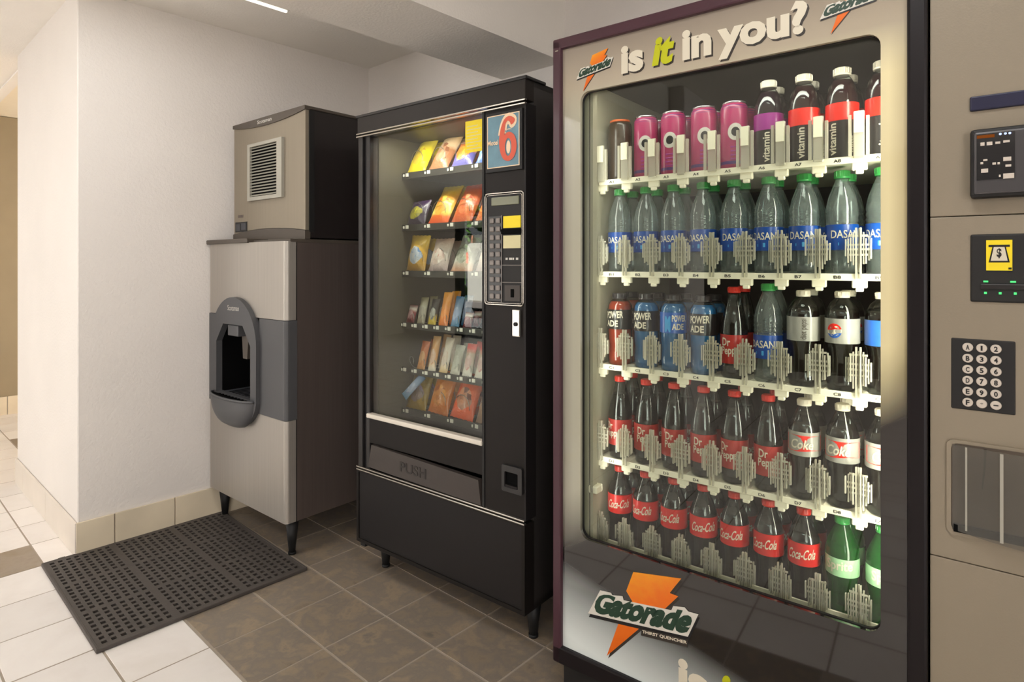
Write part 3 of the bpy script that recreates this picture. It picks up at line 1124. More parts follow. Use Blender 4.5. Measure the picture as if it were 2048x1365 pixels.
o_, i_ = matched([(-SW, 0.118), (0, 0.118), (0, 0.402), (-SW, 0.402)], [(-SW + 0.013, 0.131), (-0.013, 0.131), (-0.013, 0.395), (-SW + 0.013, 0.395)], (-SW / 2, 0.26), 4)
obj('kick_frame', ringplate(new(), o_, i_, -0.008, 0.045), 'charcoal_panel', sn)
o_, i_ = matched([(-0.004, 0.40), (0.0008, 0.40), (0.0008, 1.73), (-0.004, 1.73)], [(-0.003, 0.41), (0.0, 0.41), (0.0, 1.72), (-0.003, 1.72)], (-0.0016, 1.0), 4)
bobj('door_edge', (-0.006, 0.001, -0.003, 0.05, 0.413, 1.722), 'kick_grey', sn)
# the picture sign: blue board, big red numeral 6
sg = bobj('sign_frame', (-0.163, -0.010, -0.008, 0.0, 1.515, 1.708), 'matte_black', sn, bev=0.002)
bobj('sign_board', (-0.153, -0.019, -0.0095, -0.006, 1.528, 1.698), 'sign_teal', sg)
bm = new()
o_, i_ = matched([(-0.153, 1.528), (-0.019, 1.528), (-0.019, 1.698), (-0.153, 1.698)], [(-0.150, 1.531), (-0.022, 1.531), (-0.022, 1.695), (-0.150, 1.695)], (-0.086, 1.61), 4)
ringplate(bm, o_, i_, -0.0102, -0.009)
obj('sign_border', bm, 'sign_cream', sg)


def six(grow):
    """plump numeral 6 with a curling top: outer outline, bowl hole"""
    ctl = [(0.78, 0.83), (0.66, 0.80), (0.60, 0.86), (0.50, 0.90), (0.40, 0.84), (0.36, 0.72), (0.35, 0.60), (0.46, 0.64), (0.62, 0.64), (0.80, 0.56), (0.90, 0.42), (0.91, 0.26), (0.82, 0.10), (0.64, 0.01), (0.46, 0.0), (0.28, 0.06), (0.15, 0.20), (0.09, 0.38), (0.10, 0.58), (0.18, 0.78), (0.33, 0.94), (0.52, 1.0), (0.72, 0.97), (0.84, 0.90)]
    n = len(ctl)
    out = []
    for i in range(n):
        p0, p1, p2, p3 = (Vector(ctl[(i + q) % n]) for q in (-1, 0, 1, 2))
        for t in (0.0, 0.25, 0.5, 0.75):
            out.append(0.5 * ((2 * p1) + (-p0 + p2) * t + (2 * p0 - 5 * p1 + 4 * p2 - p3) * t * t + (-p0 + 3 * p1 - 3 * p2 + p3) * t ** 3))
    m = len(out)
    area_ = sum(out[i].x * out[(i + 1) % m].y - out[(i + 1) % m].x * out[i].y for i in range(m))
    sg_ = 1 if area_ > 0 else -1
    res = []
    for i in range(m):
        d = (out[(i + 1) % m] - out[i - 1]).normalized()
        res.append(out[i] + Vector((d.y, -d.x)) * grow * sg_)
    hole = [Vector((0.52 + (0.15 - grow * 0.7) * math.cos(2 * PI * i / 20), 0.31 + (0.20 - grow * 0.7) * math.sin(2 * PI * i / 20))) for i in range(20)]
    return res, hole


def fill_six(bm, grow, y):
    o_, h_ = six(grow)
    cu = bpy.data.curves.new('six', 'CURVE')
    cu.dimensions = '2D'
    cu.fill_mode = 'BOTH'
    for lp_ in (o_, h_):
        sp = cu.splines.new('POLY')
        sp.points.add(len(lp_) - 1)
        for q, p in zip(sp.points, lp_):
            q.co = (-0.108 + p.x * 0.086, 1.546 + p.y * 0.142, 0, 1)
        sp.use_cyclic_u = True
    ob = bpy.data.objects.new('six', cu)
    COL.objects.link(ob)
    dg = bpy.context.evaluated_depsgraph_get()
    me = bpy.data.meshes.new_from_object(ob.evaluated_get(dg), depsgraph=dg)
    vv = [bm.verts.new((v.co.x, y, v.co.y)) for v in me.vertices]
    for p in me.polygons:
        try:
            bm.faces.new([vv[i] for i in p.vertices])
        except ValueError:
            pass
    bpy.data.objects.remove(ob)
    return bm


obj('numeral_outline', fill_six(new(), 0.075, -0.0105), 'sign_cream', sg)
obj('numeral', fill_six(new(), 0.0, -0.0115), 'sign_red', sg)
bm = new()
text_flat(bm, 'Motel', -0.150, -0.104, 1.602, 1.618, -0.0120, bold=0.02)
obj('lettering', bm, 'sign_cream', sg)
# payment and selection unit
cu_ = bobj('control_unit', (-0.165, -0.010, -0.002, 0.002, 1.088, 1.444), 'matte_black', sn)
bm = new()
lp = [(p[0], -0.004, p[1]) for p in rrect(-0.167, -0.008, 1.086, 1.447, 0.010, 4)]
tube(bm, lp, 0.0026, closed=True)
lp = [(p[0], -0.004, p[1]) for p in rrect(-0.161, -0.014, 1.092, 1.441, 0.008, 4)]
tube(bm, lp, 0.0012, closed=True)
obj('chrome_bezel', bm, 'silver', cu_)
bobj('display', (-0.140, -0.026, -0.005, 0.0, 1.407, 1.434), 'lcd', cu_, bev=0.002)
bm = new()
box(bm, -0.152, -0.094, -0.004, 0, 1.098, 1.373)
obj('keypad_panel', bm, 'black_plastic', cu_)
kbtn = None
for r in range(10):
    for c in range(2):
        loc = (-0.136 + c * 0.026, -0.004, 1.113 + r * 0.0272)
        if kbtn is None:
            kbtn = obj('button', box(new(), -0.0085, 0.0085, -0.005, 0.0, -0.0085, 0.0085, bev=0.002, seg=1), 'button_grey', cu_)
            kbtn.location = loc
        else:
            q = kbtn.copy(); COL.objects.link(q); q.location = loc
bobj('note_label', (-0.089, -0.019, -0.005, 0.0, 1.333, 1.371), 'sticker_yellow', cu_, label='yellow note label')
bobj('bill_slot', (-0.096, -0.014, -0.010, 0.0, 1.313, 1.330), 'dark_recess', cu_, bev=0.003)
bobj('price_card', (-0.089, -0.019, -0.005, 0.0, 1.268, 1.309), 'note_paper', cu_, label='pale price card')
bm = new()
box(bm, -0.098, -0.0955, -0.005, 0, 1.095, 1.375)
box(bm, -0.094, -0.016, -0.004, 0, 1.213, 1.215)
box(bm, -0.094, -0.016, -0.004, 0, 1.158, 1.160)
obj('divider_line', bm, 'button_grey', cu_)
bm = new()
for i, w in enumerate((0.008, 0.012, 0.006, 0.009)):
    box(bm, -0.080 + i * 0.014, -0.080 + i * 0.014 + w, -0.004, 0, 1.231, 1.238)
obj('print_marks', bm, 'text_grey', cu_)
bobj('coin_plate', (-0.084, -0.022, -0.004, 0.0, 1.100, 1.150), 'chute_grey', cu_)
bobj('coin_slot', (-0.058, -0.046, -0.006, 0.0, 1.112, 1.138), 'dark_recess', cu_)
lk = bobj('lock_plate', (-0.050, -0.018, -0.010, 0.0, 0.988, 1.074), 'silver', sn, bev=0.003)
bm = new()
lathe(bm, [(0.0065, 0.0), (0.0065, 0.004), (0.004, 0.005)], 14)
bmesh.ops.rotate(bm, verts=bm.verts, matrix=Matrix.Rotation(PI / 2, 3, 'X'))
bmesh.ops.translate(bm, verts=bm.verts, vec=(-0.034, -0.010, 1.028))
obj('lock_cylinder', bm, 'matte_black', lk)
o_, i_ = matched(rrect(-0.092, -0.010, 0.492, 0.576, 0.006, 3), rrect(-0.080, -0.026, 0.506, 0.556, 0.004, 3), (-0.053, 0.53), 8)
cr = obj('coin_return', ringplate(new(), o_, i_, -0.010, 0.002), 'black_plastic', sn)
bobj('return_cup', (-0.082, -0.024, -0.002, 0.001, 0.504, 0.558), 'dark_recess', cr)
bobj('return_lip', (-0.078, -0.030, -0.009, -0.002, 0.506, 0.514), 'kick_grey', cr)
yn = bobj('yellow_notice', (-0.271, -0.193, 0.0125, 0.0138, 1.597, 1.704), 'sticker_yellow', sn, label='yellow printed notice stuck on the glass')
bm = new()
for i in range(8):
    box(bm, -0.264, -0.264 + 0.05 + 0.014 * ((i * 3) % 2), 0.0121, 0.0126, 1.684 - i * 0.011, 1.6865 - i * 0.011)
obj('print_lines', bm, 'note_paper', yn)
for (lx, ly) in ((-0.775, 0.085), (-0.035, 0.085), (-0.80, 0.53), (-0.04, 0.53)):
    bm = new()
    cone(bm, lx, ly, 0.010, 0.120, 0.014, 0.027)
    cone(bm, lx, ly, 0.0, 0.010, 0.016, 0.016)
    obj('leg', bm, 'matte_black', sn)
bobj('hinge_foot', (-0.835, -0.805, 0.005, 0.045, 0.096, 0.118), 'matte_black', sn, bev=0.003)
# interior
bm = new()
box(bm, -0.785, -0.770, 0.046, 0.58, 0.56, 1.75, mi=0)
box(bm, -0.165, -0.150, 0.046, 0.58, 0.56, 1.75, mi=0)
box(bm, -0.785, -0.150, 0.56, 0.58, 0.56, 1.75, mi=1)
box(bm, -0.785, -0.150, 0.046, 0.58, 1.728, 1.75, mi=1)
box(bm, -0.785, -0.150, 0.046, 0.58, 0.545, 0.56, mi=1)
obj('interior_liner', bm, ['interior_olive', 'tray_dark'], sn)
TRAY = [1.585, 1.372, 1.184, 0.972, 0.788, 0.620]
CH = [-0.706, -0.579, -0.452, -0.325]
CA = [-0.738 + 0.0635 * i for i in range(8)]


def coil_bm(r, turns=6, pitch=0.058):
    bm = new()
    n = turns * 14
    tube(bm, [(r * math.cos(2 * PI * i / 14), pitch * i / 14, r + r * math.sin(2 * PI * i / 14)) for i in range(n + 1)], 0.0016, n=4)
    return bm


def coil_mesh(r):
    bm = coil_bm(r)
    me = bpy.data.meshes.new('spiral')
    bm.to_mesh(me); bm.free()
    me.materials.append(MATS['coil_steel'])
    return me


coil_w, coil_n = coil_mesh(0.050), coil_mesh(0.026)
tag_me = bpy.data.meshes.new('price_tag')
bm = box(new(), -0.008, 0.008, -0.002, 0.002, -0.007, 0.007, bev=0.001, seg=1)
bm.to_mesh(tag_me); bm.free(); tag_me.materials.append(MATS['tag_white'])
ctag_me = bpy.data.meshes.new('selection_tag')
bm = box(new(), -0.004, 0.004, -0.002, 0.002, -0.005, 0.005, bev=0.001, seg=1)
bm.to_mesh(ctag_me); bm.free(); ctag_me.materials.append(MATS['tag_white'])
for k, z in enumerate(TRAY):
    bm = new()
    box(bm, -0.768, -0.168, 0.168, 0.55, z - 0.010, z - 0.006)
    box(bm, -0.768, -0.168, 0.164, 0.168, z - 0.020, z + 0.006)
    tray = obj('tray', bm, 'tray_dark', sn)
    cols = CA if k in (3, 4) else CH
    for x in cols:
        o = bpy.data.objects.new('spiral', coil_n if k in (3, 4) else coil_w)
        COL.objects.link(o); o.parent = tray
        o.location = (x, 0.175, z - 0.004)
        o = bpy.data.objects.new('price_tag', tag_me)
        COL.objects.link(o); o.parent = tray
        o.location = (x - (0.012 if k in (3, 4) else 0.030), 0.1625, z - 0.004)
        o = bpy.data.objects.new('selection_tag', ctag_me)
        COL.objects.link(o); o.parent = tray
        o.location = (x - (0.030 if k in (3, 4) else 0.050), 0.1625, z - 0.005)
area_sn = area('snack_lamp', S.W(-0.45, 0.055, 1.715), (0.35, 0, S.a), 0.5, 0.03, 3.2, (1.0, 0.95, 0.85))
area_sn.parent = None


def pillow(w, h, t, nu=10, nv=12):
    """puffed bag standing on z=0, crimped flat top and bottom"""
    bm = new()
    F_, B_ = [], []
    for j in range(nv + 1):
        v = j / nv
        crimp = 1.0 if 0.07 < v < 0.93 else 0.0
        e = max(0.0, math.sin(PI * min(1, max(0, (v - 0.05) / 0.9)))) ** 0.55 * crimp
        rf, rb = [], []
        for i in range(nu + 1):
            u = i / nu
            s = max(0.0, math.sin(PI * u)) ** 0.6
            ww = w * (1 - 0.06 * e)
            th = t / 2 * e * s * (1 + 0.10 * math.sin(9 * u + 5 * v))
            zz = h * v + (0.0025 * (i % 2) if j in (0, nv) else 0)
            rf.append(bm.verts.new((ww * (u - 0.5), -th - 0.0006, zz)))
            rb.append(bm.verts.new((ww * (u - 0.5), th + 0.0006, zz)))
        F_.append(rf); B_.append(rb)
    for L, fl in ((F_, 0), (B_, 1)):
        for j in range(nv):
            for i in range(nu):
                q = (L[j][i], L[j][i + 1], L[j + 1][i + 1], L[j + 1][i])
                f = bm.faces.new(q if not fl else q[::-1])
                f.smooth = True
    for j in range(nv):
        bm.faces.new((F_[j][0], F_[j + 1][0], B_[j + 1][0], B_[j][0]))
        bm.faces.new((F_[j + 1][nu], F_[j][nu], B_[j][nu], B_[j + 1][nu]))
    return bm


def pack(mat, desc, cat, x, z, y, w, h, t, lean, roll=0.0, group='snacks in the vending machine', where=''):
    o = obj('snack_bag' if cat == 'snack bag' else 'candy_bar', pillow(w, h, t), mat)
    o.location = S.W(x, y, z)
    o.rotation_euler = Matrix.Rotation(S.a, 3, 'Z').to_4x4().to_3x3().__matmul__(Matrix.Rotation(roll, 3, 'Y')).__matmul__(Matrix.Rotation(-lean, 3, 'X')).to_euler()
    o['label'] = (desc + ' ' + where).strip()
    o['category'] = cat
    o['group'] = group
    return o


ROWN = ['top', 'second', 'third', 'fourth', 'fifth', 'bottom']
ORD = ['first', 'second', 'third', 'fourth', 'fifth', 'sixth', 'seventh', 'eighth', 'ninth']
CHIPS = [
    (0, 0, 'bag_yellow', 'bright yellow chip bag', 0.105, 0.165, 0.4), (0, 1, 'bag_tan', 'tan and brown snack bag', 0.100, 0.165, 0.42), (0, 2, 'bag_blueorange', 'purple and orange chip bag', 0.105, 0.115, 0.4), (0, 3, 'bag_blue', 'blue and white snack bag', 0.105, 0.12, 0.4),
    (1, 0, 'bag_plum', 'dark plum bag with yellow picture', 0.105, 0.10, 0.3), (1, 1, 'bag_redyellow', 'yellow chip bag with red base', 0.105, 0.165, 0.4), (1, 2, 'bag_rust', 'rust red chip bag hanging forward', 0.105, 0.165, 0.42), (1, 3, 'bag_orange', 'pale orange chip bag', 0.105, 0.15, 0.4),
    (2, 0, 'bag_gold', 'gold snack bag with blue picture', 0.105, 0.135, 0.15), (2, 1, 'bag_whitered', 'white and pink snack bag', 0.10, 0.125, 0.25), (2, 2, 'bag_whitegrey', 'white and grey snack bag', 0.105, 0.145, 0.35), (2, 3, 'bag_whitered', 'white and pink snack bag', 0.10, 0.125, 0.3),
    (5, 0, 'bag_olive', 'olive gold snack bag', 0.112, 0.145, 0.25), (5, 1, 'bag_amber', 'amber orange snack bag', 0.105, 0.155, 0.25), (5, 2, 'bag_orange_nut', 'bright orange snack bag with brown picture', 0.112, 0.165, 0.3), (5, 3, 'bag_brown', 'brown snack bag', 0.10, 0.13, 0.3),
]
for r, c, m, d, w, h, ln in CHIPS:
    pack(m, d, 'snack bag', CH[c], TRAY[r] + 0.004, 0.182, w * 1.06, h * 1.1, 0.050, ln * 1.35, random.uniform(-0.06, 0.06), where='at the front of the %s tray, %s column' % (ROWN[r], ORD[c]))
    if (r, c) not in ((1, 0),):
        pack(m, d, 'snack bag', CH[c] + 0.004, TRAY[r] + 0.004, 0.262, w, h, 0.046, ln * 0.8, random.uniform(-0.05, 0.05), where='behind the front one, %s tray, %s column' % (ROWN[r], ORD[c]))
BARS = [
    (3, 0, 'bar_burgundy', 'small burgundy candy pack', 0.048, 0.075), (3, 1, 'bar_pewter', 'pewter grey candy bar', 0.046, 0.11), (3, 2, 'bar_blackgold', 'black and gold candy bar', 0.046, 0.105), (3, 3, 'bar_orange', 'orange candy pack', 0.05, 0.135), (3, 4, 'bar_bluewhite', 'blue and white candy bar', 0.046, 0.12), (3, 5, 'bar_burgundy', 'short burgundy candy pack', 0.044, 0.06),
    (4, 1, 'bar_copper', 'copper orange candy bar', 0.046, 0.115), (4, 2, 'bar_orangewhite', 'orange and white candy bar', 0.044, 0.14), (4, 3, 'bar_whitecopper', 'white and copper candy bar', 0.046, 0.14), (4, 4, 'bar_silver', 'silver candy bar', 0.05, 0.115), (4, 5, 'bar_redwhite', 'white candy bar with red top', 0.05, 0.125), (4, 6, 'bar_redwhite', 'white candy bar with red top', 0.05, 0.125), (4, 7, 'bar_silver', 'silver candy bar', 0.05, 0.10),
]
for r, c, m, d, w, h in BARS:
    pack(m, d, 'candy bar', CA[c], TRAY[r] + 0.002, 0.180, w, h, 0.02, 0.28, random.uniform(-0.05, 0.05), where='%s tray, front of the %s narrow column' % (ROWN[r], ORD[c]), group='candy bars in the vending machine')
    pack(m, d, 'candy bar', CA[c], TRAY[r] + 0.002, 0.238, w, h, 0.02, 0.2, random.uniform(-0.05, 0.05), where='%s tray, behind the front of the %s narrow column' % (ROWN[r], ORD[c]), group='candy bars in the vending machine')
pack('bar_bluewhite', 'lilac candy bar lying slantwise', 'candy bar', CH[0] - 0.035, TRAY[5] + 0.055, 0.150, 0.034, 0.13, 0.016, 0.2, 0.75, where='across the olive gold bag, bottom tray')

# ------------------------------------------------------------------ drink vending machine
dk = thing('drink_vending_machine', 'tall glass-front drink vending machine with five lit shelves and grey selection panel', 'vending machine', (G.x, G.y, 0), G.a)
GW, GD, GH = 1.22, 0.70, 1.84
bm = new()
box(bm, 0.004, 0.034, 0.062, GD, 0.06, GH)
box(bm, GW - 0.03, GW, 0.06, GD, 0.06, GH)
box(bm, 0.004, GW, 0.062, GD, GH - 0.03, GH)
box(bm, 0.004, GW, 0.062, GD, 0.06, 0.10)
box(bm, 0.004, GW, GD - 0.02, GD, 0.06, GH)
obj('cabinet', bm, 'matte_black', dk)
bobj('plinth', (0.012, GW - 0.01, 0.028, GD - 0.02, 0.0, 0.112), 'matte_black', dk)
bobj('plinth_strip', (0.004, GW, 0.012, 0.03, 0.102, 0.111), 'kick_grey', dk)
bm = new()
box(bm, 0.0, 0.027, -0.012, 0.062, 0.113, 1.838, bev=0.005)
box(bm, 0.0, 0.866, -0.012, 0.062, 1.812, 1.842, bev=0.005)
obj('door_frame', bm, 'machine_purple', dk)
bm = new()
box(bm, 0.0, 0.866, -0.012, 0.062, 0.113, 0.160, bev=0.005)
obj('door_sill', bm, 'machine_dark_purple', dk)
bm = new()
box(bm, 0.832, 0.866, -0.012, 0.062, 0.113, 1.842, bev=0.006)
obj('door_edge', bm, 'machine_dark_purple', dk)
bobj('corner_tag', (0.010, 0.020, -0.014, -0.011, 1.806, 1.809), 'silver', dk)
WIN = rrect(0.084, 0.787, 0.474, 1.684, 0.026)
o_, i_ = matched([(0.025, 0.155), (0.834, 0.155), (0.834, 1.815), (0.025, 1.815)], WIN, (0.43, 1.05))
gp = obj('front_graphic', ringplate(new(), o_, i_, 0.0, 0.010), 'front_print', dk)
o_, i_ = matched(rrect(0.072, 0.799, 0.462, 1.696, 0.02), rrect(0.0855, 0.7855, 0.4755, 1.6825, 0.025), (0.43, 1.05))
obj('gasket', ringplate(new(), o_, i_, 0.011, 0.018), 'matte_black', dk)
bobj('window_pane', (0.070, 0.800, 0.020, 0.025, 0.460, 1.698), 'window_glass', dk)
# slim pale frame of the inner glass at the left, with its dark seam
bm = new()
box(bm, 0.070, 0.094, 0.028, 0.050, 0.46, 1.70, mi=0)
box(bm, 0.094, 0.0975, 0.030, 0.052, 0.46, 1.70, mi=1)
box(bm, 0.0975, 0.106, 0.028, 0.050, 0.46, 1.70, mi=0)
obj('inner_frame', bm, ['cream_liner', 'matte_black'], dk)
bobj('frame_clip', (0.088, 0.118, 0.020 + 0.008, 0.062, 0.590, 0.612), 'shelf_white', dk, bev=0.004)
# interior
bm = new()
box(bm, 0.036, 0.080, 0.062, 0.60, 0.38, 1.74, mi=0)
box(bm, 0.812, 0.83, 0.062, 0.60, 0.38, 1.74, mi=0)
box(bm, 0.036, 0.83, 0.59, 0.60, 0.38, 1.74, mi=1)
box(bm, 0.036, 0.83, 0.062, 0.60, 1.725, 1.745, mi=1)
box(bm, 0.036, 0.83, 0.062, 0.60, 0.36, 0.38, mi=1)
obj('interior_liner', bm, ['cream_liner', 'cooler_back'], dk)
for x, sgn in ((0.800, -1),):
    bm = new()
    lathe(bm, [(0.009, 0.50), (0.009, 1.66)], 10, cx=x, cy=0.044)
    obj('lamp_tube', bm, 'tube_light', dk)
area('cooler_lamp_right', G.W(0.786, 0.055, 1.07), (PI / 2, 0, G.a + 0.85), 0.03, 1.1, 3.5, (1.0, 0.95, 0.80))
area('cooler_lamp_left', G.W(0.115, 0.058, 1.07), (PI / 2, 0, G.a - 0.6), 0.02, 1.1, 0.9, (1.0, 0.97, 0.88))
area('cooler_lamp_top', G.W(0.43, 0.05, 1.69), (0.5, 0, G.a), 0.6, 0.03, 1.0, (1.0, 0.96, 0.86))

# printed lettering and bolts on the front
YT = -0.0008


def letters(name, items, mat, y):
    for it in items:
        bm = new()
        text_flat(bm, it[0], it[1], it[2], it[3], it[4], y, bold=it[5], shear=it[6] if len(it) > 6 else 0, rise=it[7] if len(it) > 7 else 0)
        obj(name, bm, mat, gp)


WORDS = [('is', 0.207, 0.270, 1.709, 1.781, 0.045), ('in', 0.372, 0.444, 1.711, 1.783, 0.045), ('you?', 0.458, 0.652, 1.694, 1.788, 0.045)]
IT = [('it', 0.292, 0.345, 1.712, 1.782, 0.05, 0.18)]
letters('letter_shadow', [(w[0], w[1] + 0.004, w[2] + 0.004, w[3] - 0.005, w[4] - 0.005, w[5]) for w in WORDS] + [('it', 0.296, 0.349, 1.707, 1.777, 0.05, 0.18)], 'shadow_ink', -0.0005)
letters('slogan_lettering', WORDS, 'text_white', -0.0010)
letters('slogan_lettering_lime', IT, 'text_lime', -0.0010)
letters('slogan_lettering_low', [('is', 0.362, 0.436, 0.170, 0.262, 0.045), ('in', 0.532, 0.606, 0.170, 0.262, 0.045), ('you?', 0.63, 0.82, 0.160, 0.262, 0.045)], 'text_white', -0.0010)
letters('slogan_lettering_low_lime', [('it', 0.455, 0.508, 0.172, 0.266, 0.05, 0.18)], 'text_lime', -0.0010)
BT = [(0.242, 0.431), (0.37, 0.455), (0.34, 0.41), (0.362, 0.409), (0.327, 0.366), (0.32, 0.32), (0.266, 0.301), (0.165, 0.186), (0.201, 0.288), (0.225, 0.33), (0.239, 0.355), (0.222, 0.376)]
BAN = [(0.109, 0.279), (0.387, 0.321), (0.413, 0.384), (0.388, 0.382), (0.379, 0.389), (0.350, 0.382), (0.345, 0.370), (0.215, 0.350), (0.212, 0.360), (0.182, 0.352), (0.178, 0.357), (0.146, 0.353)]


def logo(name_prefix, fx, full=True):
    """bolt, banner and wordmark through a map from the big logo's coordinates"""
    sh = new()
    prism(sh, [(fx(p)[0] + 0.004 * fx.s, fx(p)[1] - 0.005 * fx.s) for p in BT], -0.0004, 0.0004)
    obj('bolt_shadow', sh, 'shadow_ink', gp)
    obj('bolt', prism(new(), [fx(p) for p in BT], -0.0010, 0.0), 'bolt_orange', gp)
    bm = new()
    prism(bm, [(fx(p)[0] + 0.002 * fx.s, fx(p)[1] - 0.009 * fx.s) for p in BAN], -0.0014, -0.0008)
    obj('banner_shadow', bm, 'text_black', gp)
    obj('banner', prism(new(), [fx(p) for p in BAN], -0.0022, -0.0012), 'banner_white', gp)
    bm = new()
    V, F = text_geo('Gatorade', 0.06)
    vv = []
    for u, v in V:
        v = v * 1.16 if v < 0.72 else 0.835 + (v - 0.72) * 0.59
        px, pz = 0.118 + u * 0.266 + 0.026 * v, 0.2855 + v * 0.060 + 0.0405 * u
        q = fx((px, pz))
        vv.append(bm.verts.new((q[0], -0.0026, q[1])))
    for f in F:
        try:
            bm.faces.new([vv[i] for i in f])
        except ValueError:
            pass
    obj('wordmark', bm, 'text_green', gp)
    if full:
        bm = new()
        V, F = text_geo('THIRST QUENCHER', 0.03)
        vv = [bm.verts.new((0.268 + u * 0.117, -0.0028, 0.2845 + v * 0.009 + 0.017 * u)) for u, v in V]
        for f in F:
            try:
                bm.faces.new([vv[i] for i in f])
            except ValueError:
                pass
        obj('tagline', bm, 'text_white', gp)
        obj('tagline_shadow', prism(new(), [(0.264, 0.278), (0.386, 0.2955), (0.388, 0.314), (0.266, 0.2965)], -0.0024, -0.0018), 'shadow_ink', gp)


class FX:
    def __init__(s, scale, ox, oz):
        s.s, s.ox, s.oz = scale, ox, oz

    def __call__(s, p):
        return (s.ox + (p[0] - 0.26) * s.s, s.oz + (p[1] - 0.325) * s.s)


logo('a', FX(1.0, 0.26, 0.325))
logo('b', FX(0.37, 0.128, 1.738), False)
logo('c', FX(0.37, 0.732, 1.752), False)

# shelves with clear fingers between the drinks
LIP = [1.457, 1.198, 0.937, 0.675, 0.418]
PITCH = 0.081
XC = [0.045 + PITCH * i for i in range(1, 10)]
SNAME = ['top', 'second', 'third', 'fourth', 'bottom']


def finger_bm(seed, wide=1.0):
    """clear ribbed retainer between two drinks: stem with ragged vertical ribs"""
    rnd = random.Random(seed)
    bm = new()
    box(bm, -0.0060, -0.0025, 0.0, 0.006, 0.0, 0.112)
    box(bm, 0.0025, 0.0060, 0.0, 0.006, 0.0, 0.112)
    n = 11
    for i in range(n):
        x = (-0.0245 + 0.049 * i / (n - 1)) * wide
        e = abs(x) / 0.0245
        lo = 0.018 + 0.026 * e + rnd.uniform(-0.008, 0.008)
        hi = 0.106 - 0.022 * e + rnd.uniform(-0.006, 0.006)
        yy = rnd.uniform(-0.005, 0.005)
        box(bm, x - 0.0013, x + 0.0013, yy, yy + 0.006, lo, hi)
    for i in range(4):
        z = 0.048 + 0.014 * i + rnd.uniform(-0.004, 0.004)
        w = 0.024 - 0.004 * abs(i - 1.5)
        box(bm, -w, w, 0.0015, 0.0028, z, z + 0.0045)
    return bm


fing = []
for sd in range(3):
    bm = finger_bm(sd)
    me = bpy.data.meshes.new('clear_finger')
    bm.to_mesh(me); bm.free()
    me.materials.append(MATS['finger_plastic'])
    fing.append(me)
slim = bpy.data.meshes.new('clear_finger')
bm = new()
box(bm, -0.010, 0.012, 0.0, 0.006, 0.004, 0.108, bev=0.002, seg=1)
box(bm, -0.019, -0.013, -0.002, 0.006, 0.01, 0.10)
box(bm, 0.015, 0.021, -0.002, 0.006, 0.01, 0.095)
box(bm, -0.008, 0.010, -0.004, 0.0, 0.06, 0.106, mi=1)
bm.to_mesh(slim); bm.free()
slim.materials.append(MATS['finger_plastic']); slim.materials.append(MATS['shelf_white'])
hook = bpy.data.meshes.new('hanger')
bm = new()
box(bm, -0.017, 0.013, 0.0, 0.012, -0.018, 0.0, bev=0.002, seg=1)
box(bm, -0.010, 0.006, 0.0, 0.010, -0.026, -0.016, bev=0.002, seg=1)
bm.to_mesh(hook); bm.free(); hook.materials.append(MATS['shelf_white'])
for k, z in enumerate(LIP):
    bm = new()
    box(bm, 0.084, 0.808, 0.098, 0.102, z - 0.0165, z + (0.026 if k == 4 else -0.001), bev=0.001, seg=1)   # front lip
    n = 9
    # scalloped deck: each lane dips behind the lip
    for i in range(n):
        xa, xb = XC[i] - PITCH / 2, XC[i] + PITCH / 2
        pr = [(xa, z - 0.003), (xa + 0.010, z - 0.001), (XC[i] - 0.020, z - 0.006), (XC[i], z - 0.008), (XC[i] + 0.020, z - 0.006), (xb - 0.010, z - 0.001), (xb, z - 0.003)]
        pr = [(max(0.084, min(0.808, p[0])), p[1]) for p in pr]
        prism(bm, pr + [(pr[-1][0], z - 0.014), (pr[0][0], z - 0.014)], 0.102, 0.55)
    sh = obj('shelf', bm, 'shelf_white', dk)
    bm = new()
    for i in range(n):
        text_flat(bm, 'ABCDE'[k] + str(i + 1), XC[i] - 0.009, XC[i] + 0.006, z - 0.0125, z - 0.0055, 0.0974, bold=0.02)
    obj('lane_number', bm, 'text_black', sh)
    bm = new()
    for i in range(n):
        lathe(bm, [(0.0035, 0.0), (0.0035, 0.003)], 8, cx=XC[i], cy=0.108)
    bmesh.ops.translate(bm, verts=bm.verts, vec=(0, 0, z - 0.0085))
    obj('lane_stop', bm, 'text_black', sh)
    for i in range(n + 1):
        x = XC[0] + (i - 0.5) * PITCH + (0.006 if i == 0 else 0)
        o = bpy.data.objects.new('clear_finger', slim if k == 0 else fing[(i + k) % 3])
        COL.objects.link(o); o.parent = sh
        o.location = (x, 0.092, z - 0.012)
        if k < 4:
            o = bpy.data.objects.new('hanger', hook)
            COL.objects.link(o); o.parent = sh
            o.location = (x + 0.002, 0.104, z - 0.0145)

# drinks: one of each kind, then copies -----------------------------
WATER = [(0.026, 0.0), (0.032, 0.006), (0.033, 0.030), (0.0318, 0.045), (0.033, 0.058), (0.0335, 0.118), (0.0315, 0.121), (0.0335, 0.125), (0.0335, 0.128), (0.0312, 0.132), (0.0335, 0.136), (0.0335, 0.140), (0.0312, 0.144), (0.0335, 0.148), (0.0335, 0.152), (0.0318, 0.163), (0.028, 0.181), (0.019, 0.205), (0.0135, 0.218), (0.0130, 0.225)]
CONTOUR = [(0.024, 0.0), (0.031, 0.006), (0.0325, 0.025), (0.0295, 0.050), (0.0290, 0.075), (0.0325, 0.098), (0.0345, 0.106), (0.0345, 0.158), (0.0335, 0.165), (0.028, 0.182), (0.019, 0.203), (0.0135, 0.215), (0.0130, 0.219)]
DOME = [(0.024, 0.0), (0.0315, 0.006), (0.0325, 0.020), (0.030, 0.050), (0.029, 0.080), (0.033, 0.103), (0.0355, 0.110), (0.0355, 0.166), (0.0350, 0.172), (0.0325, 0.186), (0.025, 0.200), (0.0150, 0.209), (0.0130, 0.214)]
